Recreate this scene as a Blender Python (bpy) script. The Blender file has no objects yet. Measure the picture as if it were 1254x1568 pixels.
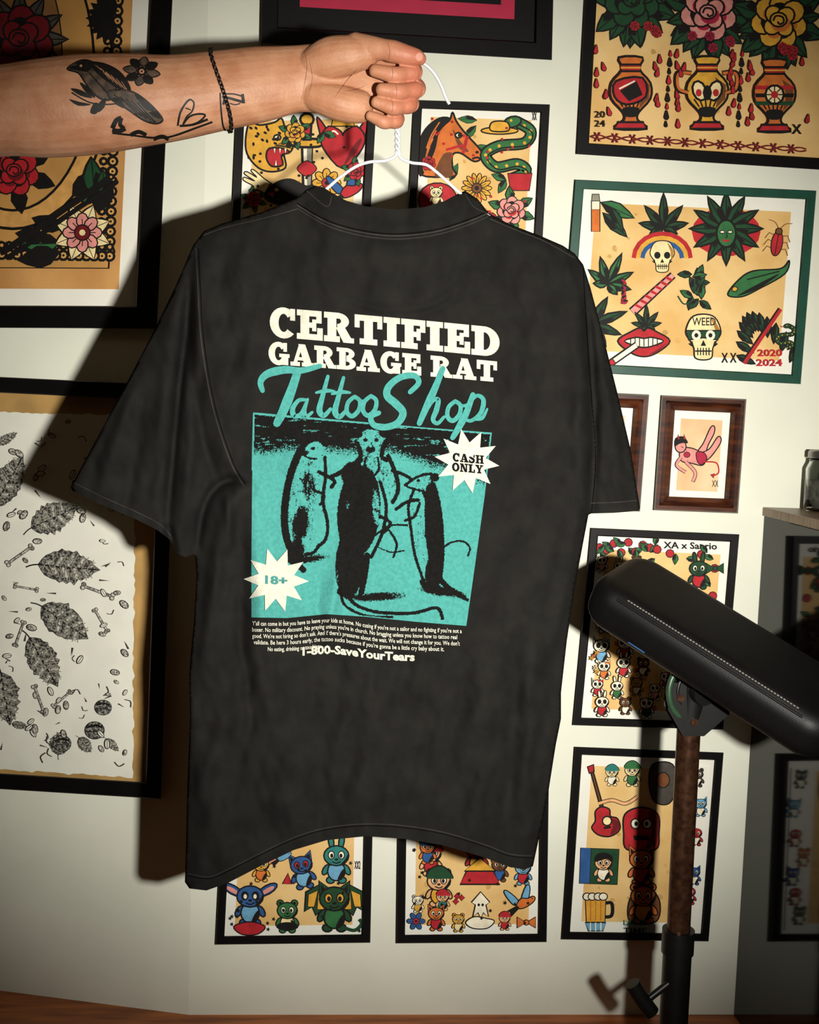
import bpy, bmesh, math, random
import numpy as np
from mathutils import Vector, Matrix, noise
from mathutils.geometry import tessellate_polygon, delaunay_2d_cdt
from mathutils.bvhtree import BVHTree
random.seed(7)
sc = bpy.context.scene
# ---------------------------------------------------------------- camera model
W, H = 1254.0, 1254.0*2156/1725
F = 35/24*W
YW = 2.4          # back wall distance
YS = 1.80         # shirt distance
yaw, pitch, roll = math.radians(4), math.radians(5), math.radians(2)
R = Matrix.Rotation(-yaw,3,'Z') @ Matrix.Rotation(math.radians(90)-pitch,3,'X') @ Matrix.Rotation(roll,3,'Z')
def rdir(u,v):
    return R @ Vector(((u-W/2)/F, -(v-H/2)/F, -1))
_d = rdir(700,1553)
CAM = Vector((0,0,-_d.z/_d.y*YW))
def hit(u,v,p0,n):
    d = rdir(u,v)
    return CAM + d*((p0-CAM).dot(n)/d.dot(n))
def aty(u,v,y):
    d = rdir(u,v); return CAM + d*(y/d.y)
cd = bpy.data.cameras.new('camera'); cam = bpy.data.objects.new('camera',cd)
sc.collection.objects.link(cam); sc.camera = cam
cd.sensor_fit='HORIZONTAL'; cd.sensor_width=24; cd.lens=35; cd.clip_start=.01
cam.matrix_world = Matrix.Translation(CAM) @ R.to_4x4()

# ---------------------------------------------------------------- materials
def lin(c):
    if isinstance(c,str):
        c=c.lstrip('#'); c=[int(c[i:i+2],16)/255 for i in (0,2,4)]
    return tuple((x/12.92 if x<=.04045 else ((x+.055)/1.055)**2.4) for x in c)
MATS={}
def mat(name,col,rough=.6,var=.1,scale=30,bump=0,bscale=200,metal=0,spec=.5,col2=None,coat=0,trans=0,sss=0,detail=3,stretch=None,sheen=0,lo=.35,hi=.65):
    if name in MATS: return MATS[name]
    m=bpy.data.materials.new(name); m.use_nodes=True
    nt=m.node_tree; b=nt.nodes['Principled BSDF']
    c=lin(col)
    tc=nt.nodes.new('ShaderNodeTexCoord'); vec=tc.outputs['Object']
    if stretch:
        mp=nt.nodes.new('ShaderNodeMapping'); mp.inputs['Scale'].default_value=stretch
        nt.links.new(vec,mp.inputs[0]); vec=mp.outputs[0]
    no=nt.nodes.new('ShaderNodeTexNoise'); no.inputs['Scale'].default_value=scale; no.inputs['Detail'].default_value=detail
    nt.links.new(vec,no.inputs['Vector'])
    mr=nt.nodes.new('ShaderNodeMapRange'); mr.inputs[1].default_value=lo; mr.inputs[2].default_value=hi
    nt.links.new(no.outputs['Fac'],mr.inputs[0])
    mx=nt.nodes.new('ShaderNodeMix'); mx.data_type='RGBA'
    c2=lin(col2) if col2 else tuple(max(0,x*(1-var)) for x in c)
    c1=c if col2 else tuple(min(1,x*(1+var*.5)) for x in c)
    mx.inputs[6].default_value=(*c1,1); mx.inputs[7].default_value=(*c2,1)
    nt.links.new(mr.outputs[0],mx.inputs[0]); nt.links.new(mx.outputs[2],b.inputs['Base Color'])
    b.inputs['Roughness'].default_value=rough; b.inputs['Metallic'].default_value=metal
    b.inputs['Specular IOR Level'].default_value=spec
    b.inputs['Coat Weight'].default_value=coat
    b.inputs['Transmission Weight'].default_value=trans
    if sheen: b.inputs['Sheen Weight'].default_value=sheen
    if sss:
        b.inputs['Subsurface Weight'].default_value=sss; b.inputs['Subsurface Radius'].default_value=(1,.35,.2); b.inputs['Subsurface Scale'].default_value=.006
    if bump:
        n2=nt.nodes.new('ShaderNodeTexNoise'); n2.inputs['Scale'].default_value=bscale; n2.inputs['Detail'].default_value=4
        nt.links.new(vec,n2.inputs['Vector'])
        bp=nt.nodes.new('ShaderNodeBump'); bp.inputs['Strength'].default_value=bump; bp.inputs['Distance'].default_value=.002
        nt.links.new(n2.outputs['Fac'],bp.inputs['Height']); nt.links.new(bp.outputs[0],b.inputs['Normal'])
    MATS[name]=m; return m

COL=dict(ink='#120f0d',red='#b3222a',dred='#6d131a',green='#2f6a3a',dgreen='#1b4428',yellow='#dba236',orange='#cc6c2c',
 pink='#dc8f86',blue='#2b568f',lblue='#6ba3c4',teal='#2a7a72',brown='#6e4122',white='#f0e6cc',cream='#efd9a2',skin='#e6ac78',
 grey='#8d8778',purple='#5d3f73',dgrey='#45403a',maroon='#5a1c28',tan='#cf9a55',wine='#a81e3c',shade='#a87838')
def cm(k):
    return mat('ink_'+k,COL[k],.65,.16,60,spec=.25)

# ---------------------------------------------------------------- drawing into meshes
def catmull(pts,closed=True,n=5):
    N=len(pts); out=[]
    rng = range(N) if closed else range(N-1)
    for i in rng:
        g=(lambda k: pts[k%N]) if closed else (lambda k: pts[max(0,min(N-1,k))])
        p0,p1,p2,p3=g(i-1),g(i),g(i+1),g(i+2)
        for j in range(n):
            t=j/n; out.append(tuple(.5*((2*b)+(-a+c)*t+(2*a-5*b+4*c-d)*t*t+(-a+3*b-3*c+d)*t**3) for a,b,c,d in zip(p0,p1,p2,p3)))
    if not closed: out.append(tuple(pts[-1]))
    return out
class Art:
    def __init__(s,M,base=0.0,inc=2e-5,maxedge=None):
        s.M=M;s.base=base;s.inc=inc;s.n=0;s.v=[];s.f=[];s.mi=[];s.mats=[];s.T=(0,0,1,0);s.maxe=maxedge;s.lw=.07;s.smooth=[]
    def mid(s,m):
        if isinstance(m,str): m=cm(m)
        if m not in s.mats: s.mats.append(m)
        return s.mats.index(m)
    def at(s,cx,cy,sc=1,rot=0,flip=1):
        s.T=(cx,cy,sc,math.radians(rot)); s.flip=flip; return s
    flip=1
    def tf(s,p):
        cx,cy,k,r=s.T; x=p[0]*s.flip; y=p[1]; c,q=math.cos(r),math.sin(r)
        return (cx+k*(x*c-y*q), cy+k*(x*q+y*c))
    def layer(s):
        s.n+=1; return s.base+s.n*s.inc
    def tris(s,P,T,m,off):
        """P px points, T tris"""
        mi=s.mid(m)
        if s.maxe:
            P=list(P); cache={}
            def midp(a,b):
                k=(min(a,b),max(a,b))
                if k not in cache:
                    cache[k]=len(P); P.append(((P[a][0]+P[b][0])/2,(P[a][1]+P[b][1])/2))
                return cache[k]
            st=list(T); out=[]
            while st:
                a,b,c=st.pop()
                es=[((P[a][0]-P[b][0])**2+(P[a][1]-P[b][1])**2,a,b,c),((P[b][0]-P[c][0])**2+(P[b][1]-P[c][1])**2,b,c,a),((P[c][0]-P[a][0])**2+(P[c][1]-P[a][1])**2,c,a,b)]
                e=max(es,key=lambda q:(round(q[0],6),min(q[1],q[2])))
                if e[0]>s.maxe**2:
                    m_=midp(e[1],e[2]); st.append((e[1],m_,e[3])); st.append((m_,e[2],e[3]))
                else: out.append((a,b,c))
            T=out
        k=len(s.v)
        s.v+= [s.M(p[0],p[1],off) for p in P]
        for t in T: s.f.append([k+i for i in t]); s.mi.append(mi)
    def poly(s,pts,m,o=0,ocol='ink',raw=False):
        P=pts if raw else [s.tf(p) for p in pts]
        T=tessellate_polygon([[Vector((p[0],p[1],0)) for p in P]])
        s.tris(P,T,m,s.layer())
        if o: s.stroke(pts,o if o is not True else s.lw,ocol,True,raw)
    def stroke(s,pts,w,m='ink',closed=False,raw=False,taper=None):
        P=pts if raw else [s.tf(p) for p in pts]
        k=1 if raw else s.T[2]
        N=len(P); 
        if N<2: return
        L=[];Rr=[]
        for i in range(N):
            a=P[(i-1)%N] if (closed or i>0) else P[i]; b=P[(i+1)%N] if (closed or i<N-1) else P[i]
            dx,dy=b[0]-a[0],b[1]-a[1]; l=math.hypot(dx,dy) or 1
            ww=(w[i] if isinstance(w,(list,tuple)) else w)*k/2
            if taper: ww*= (1-taper*abs(2*i/(N-1)-1))
            nx,ny=-dy/l*ww,dx/l*ww
            L.append((P[i][0]+nx,P[i][1]+ny)); Rr.append((P[i][0]-nx,P[i][1]-ny))
        Q=L+Rr; T=[]
        for i in range(N if closed else N-1):
            j=(i+1)%N; T+=[(i,j,N+j),(i,N+j,N+i)]
        s.tris(Q,T,m,s.layer())
    def ell(s,x,y,rx,ry,m,o=0,rot=0,n=18,a0=0,a1=360,ocol='ink'):
        r=math.radians(rot); pts=[]
        full=abs(a1-a0)>=360
        for i in range(n if full else n+1):
            t=math.radians(a0+(a1-a0)*i/n); X,Y=rx*math.cos(t),ry*math.sin(t)
            pts.append((x+X*math.cos(r)-Y*math.sin(r), y+X*math.sin(r)+Y*math.cos(r)))
        s.poly(pts,m,o,ocol)
    def sm(s,pts,m,o=0,n=5,ocol='ink'): s.poly(catmull(pts,True,n),m,o,ocol)
    def cur(s,pts,w,m='ink',n=6,taper=None): s.stroke(catmull(pts,False,n),w,m,taper=taper)
    def textm(s,txt,fn,m,bold=0.0):
        V,T=text_mesh(txt,bold)
        s.tris([fn(x,y) for x,y in V],T,m,s.layer())
    def obj(s,name,smooth=False):
        me=bpy.data.meshes.new(name); me.from_pydata([tuple(p) for p in s.v],[],s.f)
        for m in s.mats: me.materials.append(m)
        me.polygons.foreach_set('material_index',s.mi)
        if smooth: me.polygons.foreach_set('use_smooth',[True]*len(me.polygons))
        me.update(); o=bpy.data.objects.new(name,me); sc.collection.objects.link(o); return o
TC={}
def text_mesh(txt,bold=0.0):
    """normalised: x 0..1 across the string, y 0 baseline .. 1 cap height"""
    if (txt,bold) in TC: return TC[(txt,bold)]
    cu=bpy.data.curves.new('t','FONT'); cu.body=txt; cu.offset=bold; cu.resolution_u=2
    o=bpy.data.objects.new('t',cu); sc.collection.objects.link(o)
    bpy.context.view_layer.update()
    dg=bpy.context.evaluated_depsgraph_get(); me=o.evaluated_get(dg).to_mesh()
    me.calc_loop_triangles()
    V=[(v.co.x,v.co.y) for v in me.vertices]; T=[tuple(t.vertices) for t in me.loop_triangles]
    bpy.data.objects.remove(o,do_unlink=True); bpy.data.curves.remove(cu)
    x0=min(v[0] for v in V); x1=max(v[0] for v in V)
    V=[((x-x0)/(x1-x0),y/.7) for x,y in V]
    TC[(txt,bold)]=(V,T); return V,T
def boxtext(a,txt,x0,y0,x1,y1,m='ink',bold=.01,slope=0):
    a.textm(txt,lambda x,y:(x0+(x1-x0)*x, y1-(y1-y0)*y+slope*x),m,bold)
def insetq(q,w):
    n=len(q); out=[]
    ws=w if isinstance(w,(list,tuple)) else [w]*n
    ls=[]
    for i in range(n):
        a,b=Vector(q[i]),Vector(q[(i+1)%n]); d=(b-a).normalized(); nn=Vector((-d.y,d.x)); ls.append((a+nn*ws[i],d))
    for i in range(n):
        (p,d),(q2,e)=ls[i-1],ls[i]
        cr=d.x*e.y-d.y*e.x; t=((q2-p).x*e.y-(q2-p).y*e.x)/cr; r=p+d*t; out.append((r.x,r.y))
    return out
def frame(a,q,prof,m):
    """prof: list of (inset px, offset m)"""
    mi=a.mid(m); k=len(a.v)
    for w,off in prof:
        for p in insetq(q,w): a.v.append(a.M(p[0],p[1],off))
    for i in range(len(prof)-1):
        for j in range(4):
            j2=(j+1)%4; a.f.append([k+i*4+j,k+i*4+j2,k+(i+1)*4+j2,k+(i+1)*4+j]); a.mi.append(mi)
def quadat(a,q,m,off):
    mi=a.mid(m);k=len(a.v)
    for p in q: a.v.append(a.M(p[0],p[1],off))
    a.f.append([k,k+1,k+2,k+3]); a.mi.append(mi)
# ---- motifs (unit coordinates, y down)
def leaf(a,x,y,L,w,ang,col='green',dark=True):
    r=math.radians(ang); c,s_=math.cos(r),math.sin(r)
    g=lambda p:(x+L*(p[0]*c)-L*p[1]*s_, y+L*(p[0]*s_)+L*p[1]*c)
    w=w/L if L else w
    pts=[(0,0),(.25,-w*.8),(.5,-w),(.8,-w*.5),(1,0),(.8,w*.5),(.5,w),(.25,w*.8)]
    a.poly([g(p) for p in pts],col,a.lw)
    if dark: a.poly([g(p) for p in [(0,0),(.25,w*.8),(.5,w),(.62,w*.3),(.4,0)]],'ink')
    a.stroke([g((0,0)),g((.95,0))],a.lw*.6)
def rose(a,col='red',c2='dred',lv=True,lcol='green'):
    if lv:
        for an in (20,80,140,200,265,330): leaf(a,.5*math.cos(math.radians(an)),.5*math.sin(math.radians(an)),1.0,.28,an,lcol)
    for i in range(7):
        t=i*.9+.3; cx,cy=.5*math.cos(t),.5*math.sin(t)
        a.ell(cx,cy,.38,.34,col,a.lw,rot=math.degrees(t),n=12)
        a.ell(cx*.75,cy*.75,.2,.26,'ink' if i%2 else c2,0,rot=math.degrees(t),n=10)
    for i in range(4):
        t=i*1.57+.9; a.ell(.24*math.cos(t),.24*math.sin(t),.3,.26,col,a.lw,rot=math.degrees(t),n=12)
    a.ell(.04,.08,.3,.26,c2,0,n=12)
    a.ell(-.02,-.04,.26,.22,col,a.lw,n=12)
    a.cur([(-.18,0),(-.1,-.15),(.1,-.12),(.14,.03),(.02,.1),(-.05,.02)],a.lw)
def flower(a,n,col,cc='yellow',r=1,w=.28):
    for i in range(n):
        t=2*math.pi*i/n; a.ell(.62*r*math.cos(t),.62*r*math.sin(t),.4*r,w,col,a.lw,rot=math.degrees(t),n=10)
        a.stroke([(.3*r*math.cos(t),.3*r*math.sin(t)),(.7*r*math.cos(t),.7*r*math.sin(t))],a.lw*.7)
    a.ell(0,0,.34*r,.34*r,cc,a.lw,n=12); a.ell(0,0,.15*r,.15*r,'ink',n=8)
def drop(a,col='red'):
    a.sm([(0,-1),(.35,0),(.4,.5),(0,.9),(-.4,.5),(-.35,0)],col,.12,n=3)
def heart(a,col='red'):
    a.sm([(0,1),(-.7,.35),(-.95,-.3),(-.6,-.8),(-.1,-.6),(0,-.4),(.1,-.6),(.6,-.8),(.95,-.3),(.7,.35)],col,a.lw,n=3)
    a.sm([(.05,.85),(.6,.25),(.8,-.3),(.4,.1)],'dred',0,n=3)
    a.cur([(-.6,-.4),(-.4,-.6),(-.2,-.45)],a.lw,'white')
def potleaf(a,col='dgreen'):
    for an,L in ((-90,1.2),(-50,1.0),(-130,1.0),(-12,.85),(-168,.85),(22,.5),(158,.5)): leaf(a,0,.25,L,.14,an,col)
def skull(a,col='cream',mask=None):
    a.sm([(-.55,.2),(-.75,-.2),(-.5,-.8),(0,-.95),(.5,-.8),(.75,-.2),(.55,.2),(.4,.5),(.35,.9),(0,1),(-.35,.9),(-.4,.5)],col,a.lw,n=4)
    a.sm([(.3,-.85),(.7,-.3),(.55,.2),(.5,-.3)],'shade',0,3)
    if mask: a.poly([(-.74,-.25),(.74,-.25),(.62,.15),(0,.05),(-.62,.15)],mask,a.lw)
    for s_ in (-1,1): a.ell(.3*s_,-.05,.2,.22,'ink' if not mask else 'white',0,n=10); 
    if mask:
        for s_ in (-1,1): a.ell(.3*s_,-.05,.09,.1,'ink',0,n=8)
    a.poly([(0,.15),(.12,.4),(-.12,.4)],'ink')
    a.stroke([(-.35,.62),(.35,.62)],a.lw)
    for x in (-.24,-.12,0,.12,.24): a.stroke([(x,.48),(x,.8)],a.lw*.8)
    for s_ in(-1,1): a.cur([(.5*s_,.2),(.45*s_,.4),(.6*s_,.3)],a.lw)
def dagger(a):
    a.poly([(-.13,-.2),(.13,-.2),(.1,.8),(0,1.2),(-.1,.8)],'white',a.lw); a.poly([(0,-.2),(.13,-.2),(.1,.8),(0,1.2)],'grey')
    a.sm([(-.45,-.3),(-.3,-.38),(.3,-.38),(.45,-.3),(.3,-.18),(-.3,-.18)],'yellow',a.lw,n=3)
    a.poly([(-.09,-.35),(.09,-.35),(.12,-.8),(-.12,-.8)],'red',a.lw); a.ell(0,-.9,.18,.16,'yellow',a.lw,n=10)
def lips(a):
    a.sm([(-1,0),(-.5,-.35),(-.15,-.5),(0,-.38),(.15,-.5),(.5,-.35),(1,0),(.5,.45),(0,.6),(-.5,.45)],'red',a.lw,n=4)
    a.sm([(-.75,0),(-.3,-.14),(0,-.1),(.3,-.14),(.75,0),(.3,.2),(0,.24),(-.3,.2)],'white',a.lw,n=3)
    for i in range(-3,4): a.stroke([(i*.17,-.12),(i*.17,.2)],.04)
    a.sm([(.2,.5),(.6,.28),(.85,.08),(.5,.42)],'dred',0,3)
def vase(a,col='orange',c2='red',k=0):
    a.sm([(-.3,-.9),(.3,-.9),(.22,-.6),(.5,-.25),(.5,.15),(.2,.5),(.18,.7),(.42,.92),(-.42,.92),(-.18,.7),(-.2,.5),(-.5,.15),(-.5,-.25),(-.22,-.6)],col,a.lw,n=3)
    a.poly([(-.27,-.72),(.27,-.72),(.24,-.55),(-.24,-.55)],c2,a.lw); a.poly([(-.32,.75),(.32,.75),(.4,.92),(-.4,.92)],c2,a.lw)
    a.poly([(.2,-.4),(.48,-.2),(.46,.15),(.2,.42),(.3,0)],'brown')
    a.sm([(-.2,.38),(.2,.38),(.16,.6),(-.16,.6)],'ink',0,3); a.stroke([(-.26,-.64),(.26,-.64)],.04,'yellow')
    for x in (-.34,-.2,-.05,.1,.25): a.stroke([(x,.16),(x*.6,.36)],.04,'ink')
    if k==0: a.sm([(-.38,-.3),(.3,-.38),(.38,.1),(-.1,.3),(-.42,.1)],c2,a.lw,n=3); a.poly([(-.28,-.05),(.15,-.3),(.3,.05),(-.05,.22)],'ink'); a.stroke([(-.3,-.1),(.1,-.3)],.04,'white')
    elif k==1:
        for s_ in(-1,1): a.ell(s_*.2,-.05,.17,.26,'cream',a.lw,rot=20*s_,n=10); a.ell(s_*.22,.0,.08,.1,'red',0,n=8)
        a.ell(0,0,.12,.2,'ink',n=8)
        for s_ in(-1,1): a.cur([(.4*s_,-.5),(.75*s_,-.5),(.75*s_,-.1),(.48*s_,0)],.12,'ink'); a.cur([(.4*s_,-.5),(.73*s_,-.48),(.73*s_,-.12),(.48*s_,0)],.07,'orange')
    else:
        for i in range(3): a.poly([(-.5,-.25+i*.2),(.5,-.25+i*.2),(.48,-.15+i*.2),(-.48,-.15+i*.2)],('red','ink','dgreen')[i])
        a.ell(0,-.02,.24,.24,'cream',a.lw,n=10); a.ell(0,-.02,.1,.1,'red',n=8)
        for i in range(8): a.stroke([(.1*math.cos(i*.785),-.02+.1*math.sin(i*.785)),(.22*math.cos(i*.785),-.02+.22*math.sin(i*.785))],.03)
def horse(a):
    a.sm([(-.9,.9),(-.55,.2),(-.35,-.45),(0,-.75),(.1,-1),(.22,-.72),(.5,-.35),(.95,.15),(.98,.4),(.75,.5),(.35,.25),(.1,.3),(.1,.7),(.15,.95)],'orange',a.lw,n=4)
    a.sm([(-.95,.85),(-1,.1),(-.75,-.5),(-.3,-.85),(.05,-.8),(-.3,-.4),(-.45,.2),(-.8,.9)],'ink',0,n=4)
    for k in range(5): a.cur([(-.3-.1*k,-.7+.25*k),(-.55-.06*k,-.3+.25*k),(-.7,.1+.2*k)],.04,'orange')
    a.sm([(-.2,.3),(.1,.25),(.05,.6),(.1,.95),(-.45,.95)],'brown',0,n=3); a.sm([(.1,-.5),(.35,-.1),(.6,.2),(.3,.1)],'brown',0,3)
    a.ell(.28,-.3,.1,.08,'white',a.lw,n=8); a.ell(.3,-.3,.05,.05,'ink',n=6); a.ell(.85,.22,.06,.05,'ink',n=6)
    a.stroke([(.55,-.28),(.42,.25)],.1,'red'); a.stroke([(.42,.0),(-.1,.15)],.08,'red'); a.cur([(.7,.42),(.85,.38),(.95,.42)],a.lw)
def snake(a,col='green'):
    P=[(.3,-.9),(.75,-.6),(.55,-.2),(-.3,-.1),(-.75,.2),(-.4,.6),(.3,.5),(.6,.75),(.1,1)]
    a.cur(P,.4,'ink'); a.cur(P,.28,col); 
    c=catmull(P,False,4)
    for p in c[2::2]: a.ell(p[0],p[1],.06,.06,'yellow',n=6)
    a.cur([(p[0]+.06,p[1]+.08) for p in P],.05,'ink')
    a.ell(.15,-.9,.3,.18,col,a.lw,rot=-15,n=12); a.ell(.1,-.95,.05,.05,'yellow',n=6); a.cur([(-.12,-.88),(-.3,-.8),(-.42,-.9)],.05,'red')
def tiger(a,col='yellow'):
    a.sm([(-.8,.3),(-.85,-.3),(-.7,-.85),(-.35,-.75),(.2,-.85),(.45,-1),(.6,-.6),(.85,-.1),(.8,.2),(.55,.3),(.6,.8),(.1,.95),(-.4,.8)],col,a.lw,n=4)
    a.sm([(0,.1),(.5,.1),(.75,.25),(.45,.35),(.5,.7),(.1,.75),(-.1,.45)],'red',a.lw,n=3)
    for x in (.15,.35,.55): a.poly([(x,.1),(x+.1,.1),(x+.05,.3)],'white',.03)
    a.poly([(.2,.72),(.3,.72),(.25,.5)],'white',.03)
    a.ell(.3,-.3,.13,.1,'white',a.lw,n=8); a.ell(.33,-.3,.05,.06,'ink',n=6); a.ell(.72,-.02,.12,.1,'ink',n=8)
    for i in range(26):
        x,y=random.uniform(-.78,.5),random.uniform(-.7,.75)
        if x>-.1 and y>0: continue
        a.ell(x,y,.075,.05,'ink',0,rot=random.uniform(0,90),n=7)
    for k in range(5): a.stroke([(.2+.06*k,.02),(.5+.1*k,-.12+.06*k)],.03)
def hand_m(a,col='cream'):
    a.sm([(-.3,.9),(-.35,.2),(-.7,-.1),(-.6,-.25),(-.3,-.1),(-.3,-.8),(-.1,-.85),(0,-.2),(.05,-.95),(.25,-.9),(.25,-.2),(.4,-.7),(.55,-.6),(.4,.2),(.3,.9)],col,a.lw,n=3)
    a.poly([(-.35,.65),(.35,.65),(.38,1),(-.38,1)],'red',a.lw)
def bug(a):
    for s_ in(-1,1):
        for y in(-.3,.1,.5): a.stroke([(0,y),(.55*s_,y-.15),(.75*s_,y+.2)],.05,'brown')
        a.cur([(0,-.7),(.3*s_,-1.1),(.7*s_,-1.2)],.04,'brown')
    a.ell(0,.1,.33,.75,'red',a.lw); a.ell(0,-.62,.2,.2,'brown',a.lw,n=10); a.stroke([(0,-.5),(0,.8)],.05)
def critter(a,col,belly=None,ears='round',eye='white',ecol='ink',limb=None,hat=None):
    limb=limb or col
    a.ell(-.28,.85,.2,.16,limb,a.lw,n=10); a.ell(.28,.85,.2,.16,limb,a.lw,n=10)
    a.ell(-.5,.35,.14,.28,limb,a.lw,rot=30,n=10); a.ell(.5,.35,.14,.28,limb,a.lw,rot=-30,n=10)
    a.ell(0,.42,.42,.46,belly or col,a.lw,n=14)
    a.sm([(.05,.85),(.35,.7),(.4,.3),(.22,.45)],'ink',0,3)
    if ears=='round':
        for s_ in(-1,1): a.ell(.42*s_,-.75,.2,.2,col,a.lw,n=10); a.ell(.42*s_,-.75,.09,.09,'ink',0,n=8)
    elif ears=='long':
        for s_ in(-1,1): a.ell(.78*s_,-.62,.2,.5,col,a.lw,rot=60*s_,n=12); a.ell(.8*s_,-.6,.1,.33,'pink',0,rot=60*s_,n=10)
    elif ears=='point':
        for s_ in(-1,1): a.poly([(.15*s_,-.7),(.62*s_,-1.05),(.6*s_,-.4)],col,a.lw); a.poly([(.35*s_,-.7),(.55*s_,-.9),(.54*s_,-.6)],'ink')
    elif ears=='bunny':
        for s_ in(-1,1): a.ell(.25*s_,-1.0,.13,.38,col,a.lw,rot=8*s_,n=10)
    a.ell(0,-.32,.6,.48,col,a.lw,n=16)
    a.sm([(.2,.1),(.5,-.05),(.56,-.4),(.42,-.15)],'ink',0,3)
    for s_ in(-1,1):
        a.ell(.24*s_,-.35,.15,.19,eye,.05,n=10); a.ell(.22*s_,-.32,.08,.11,ecol,0,n=8)
    a.ell(0,-.14,.09,.06,'ink',n=8); a.cur([(-.2,-.04),(0,.04),(.2,-.04)],.06)
    if hat:
        a.sm([(-.6,-.5),(-.4,-.95),(.1,-1.1),(.5,-.85),(.62,-.5)],hat,a.lw,n=3); a.stroke([(-.6,-.5),(.75,-.5)],.14,hat)
def bow(a,col='red'):
    for s_ in(-1,1): a.poly([(0,0),(s_,-.6),(s_,.6)],col,.12)
    a.ell(0,0,.3,.3,col,.1,n=8)
def kitty(a,dress='red'):
    critter(a,'white',dress,'point','ink','ink')
    a.T=(a.T[0]+a.T[2]*.35,a.T[1]-a.T[2]*.7,a.T[2]*.28,0); bow(a,dress)
def guitar(a):
    a.poly([(-.55,-1.5),(-.45,-1.55),(.02,.1),(-.1,.15)],'brown',a.lw)
    a.sm([(-.35,.2),(-.1,.0),(.25,.1),(.3,.4),(.6,.5),(.7,.95),(.3,1.25),(-.2,1.2),(-.5,.9),(-.35,.6)],'red',a.lw,n=4)
    a.sm([(.3,.5),(.6,.6),(.65,.95),(.3,1.2),(.4,.8)],'dred',0,3)
    a.ell(.15,.6,.2,.2,'cream',a.lw,n=10); a.poly([(.0,.85),(.3,.8),(.33,.9),(.03,.95)],'ink'); a.poly([(-.68,-1.7),(-.42,-1.8),(-.4,-1.5),(-.6,-1.42)],'red',a.lw)
def mug(a):
    a.cur([(.5,-.2),(.95,-.2),(.95,.5),(.5,.6)],.2,'ink'); a.poly([(-.6,-.5),(.6,-.5),(.55,.9),(-.55,.9)],'yellow',a.lw)
    for x in(-.3,0,.3): a.stroke([(x,-.4),(x,.8)],.06,'orange')
    for x in(-.5,-.2,.15,.45): a.ell(x,-.6,.25,.22,'white',a.lw,n=10)
def dragon(a):
    for s_ in(-1,1):
        a.poly([(.15*s_,.1),(.6*s_,-.9),(1.15*s_,-.6),(1.2*s_,.2),(.9*s_,0),(.75*s_,.35),(.5*s_,.1),(.35*s_,.45)],'dgreen',a.lw)
        a.poly([(.25*s_,.1),(.62*s_,-.7),(.7*s_,.1)],'yellow',.04); a.poly([(.66*s_,-.65),(1.05*s_,-.5),(1.08*s_,0),(.8*s_,.0)],'yellow',.04)
    critter(a,'dgreen','green','point','yellow','ink')
    a.cur([(.3,.8),(.8,.95),(1.1,.7),(1,.5)],.14,'dgreen')
def swallow(a,c1='blue',c2='red'):
    a.sm([(-.2,-.1),(-.9,-.7),(-1.1,-.6),(-.8,-.1),(-.4,.25)],c1,a.lw,n=3)
    a.sm([(.0,-.15),(.3,-1),(.55,-1),(.5,-.3),(.2,.15)],c1,a.lw,n=3)
    a.sm([(-.3,.2),(0,-.2),(.4,-.2),(.75,-.35),(.9,-.2),(.7,.1),(.2,.4),(-.2,.45)],c2,a.lw,n=3)
    a.poly([(-.25,.25),(-.9,.6),(-.7,.7),(-.6,.95),(-.1,.42)],'ink'); a.ell(.7,-.2,.05,.05,'ink',n=6)
def star(a,n,r1,r2,m,o=0,ph=0):
    a.poly([((r1 if i%2==0 else r2)*math.cos(math.pi*i/n+ph),(r1 if i%2==0 else r2)*math.sin(math.pi*i/n+ph)) for i in range(2*n)],m,o)

# ---------------------------------------------------------------- room
wall_m=mat('wall_paint','#dfdfcf',.75,.04,6,bump=.08,bscale=160)
def simple(name,V,Fc,m,bev=0,smooth=False):
    me=bpy.data.meshes.new(name); me.from_pydata([tuple(v) for v in V],[],Fc); me.materials.append(m); me.update()
    o=bpy.data.objects.new(name,me); sc.collection.objects.link(o)
    if bev:
        b=o.modifiers.new('b','BEVEL'); b.width=bev; b.segments=3
    return o
def prism(name,base,z0,z1,m,bev=0):
    n=len(base); V=[(x,y,z0) for x,y in base]+[(x,y,z1) for x,y in base]
    Fc=[list(range(n))[::-1],list(range(n,2*n))]+[[i,(i+1)%n,n+(i+1)%n,n+i] for i in range(n)]
    return simple(name,V,Fc,m,bev)
XC=aty(303,800,YW).x
AL=math.radians(14)
nL=Vector((-math.sin(AL),-math.cos(AL),0)); dL=Vector((-math.cos(AL),math.sin(AL),0)); cL=Vector((XC,YW,0))
eL=cL+dL*1.6; ZT=2.75; XR=1.75; YB=-1.3
prism('wall_back',[(XC,YW),(XR,YW),(XR,YW+.12),(XC,YW+.12)],0,ZT,wall_m)
prism('wall_left',[(cL.x,cL.y),(XC,YW+.12),(eL.x,eL.y+.12),(eL.x,eL.y)],0,ZT,wall_m)
prism('wall_right',[(XR,YW+.12),(XR,YB),(XR+.1,YB),(XR+.1,YW+.12)],0,ZT,wall_m)
prism('wall_far_left',[(eL.x,eL.y+.12),(eL.x-.1,eL.y+.12),(eL.x-.1,YB),(eL.x,YB)],0,ZT,wall_m)
prism('wall_front',[(eL.x-.1,YB),(XR+.1,YB),(XR+.1,YB-.1),(eL.x-.1,YB-.1)],0,ZT,mat('dark_wall_paint','#3a342e',.8,.1,5))
wood=mat('floor_wood','#c06c2c',.45,.3,6,col2='#8a4618',stretch=(1,9,1),bump=.1,bscale=40)
prism('floor',[(eL.x-.1,YB-.1),(XR+.1,YB-.1),(XR+.1,YW+.6),(eL.x-.1,eL.y+.3)],-.05,0,wood)
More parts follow.
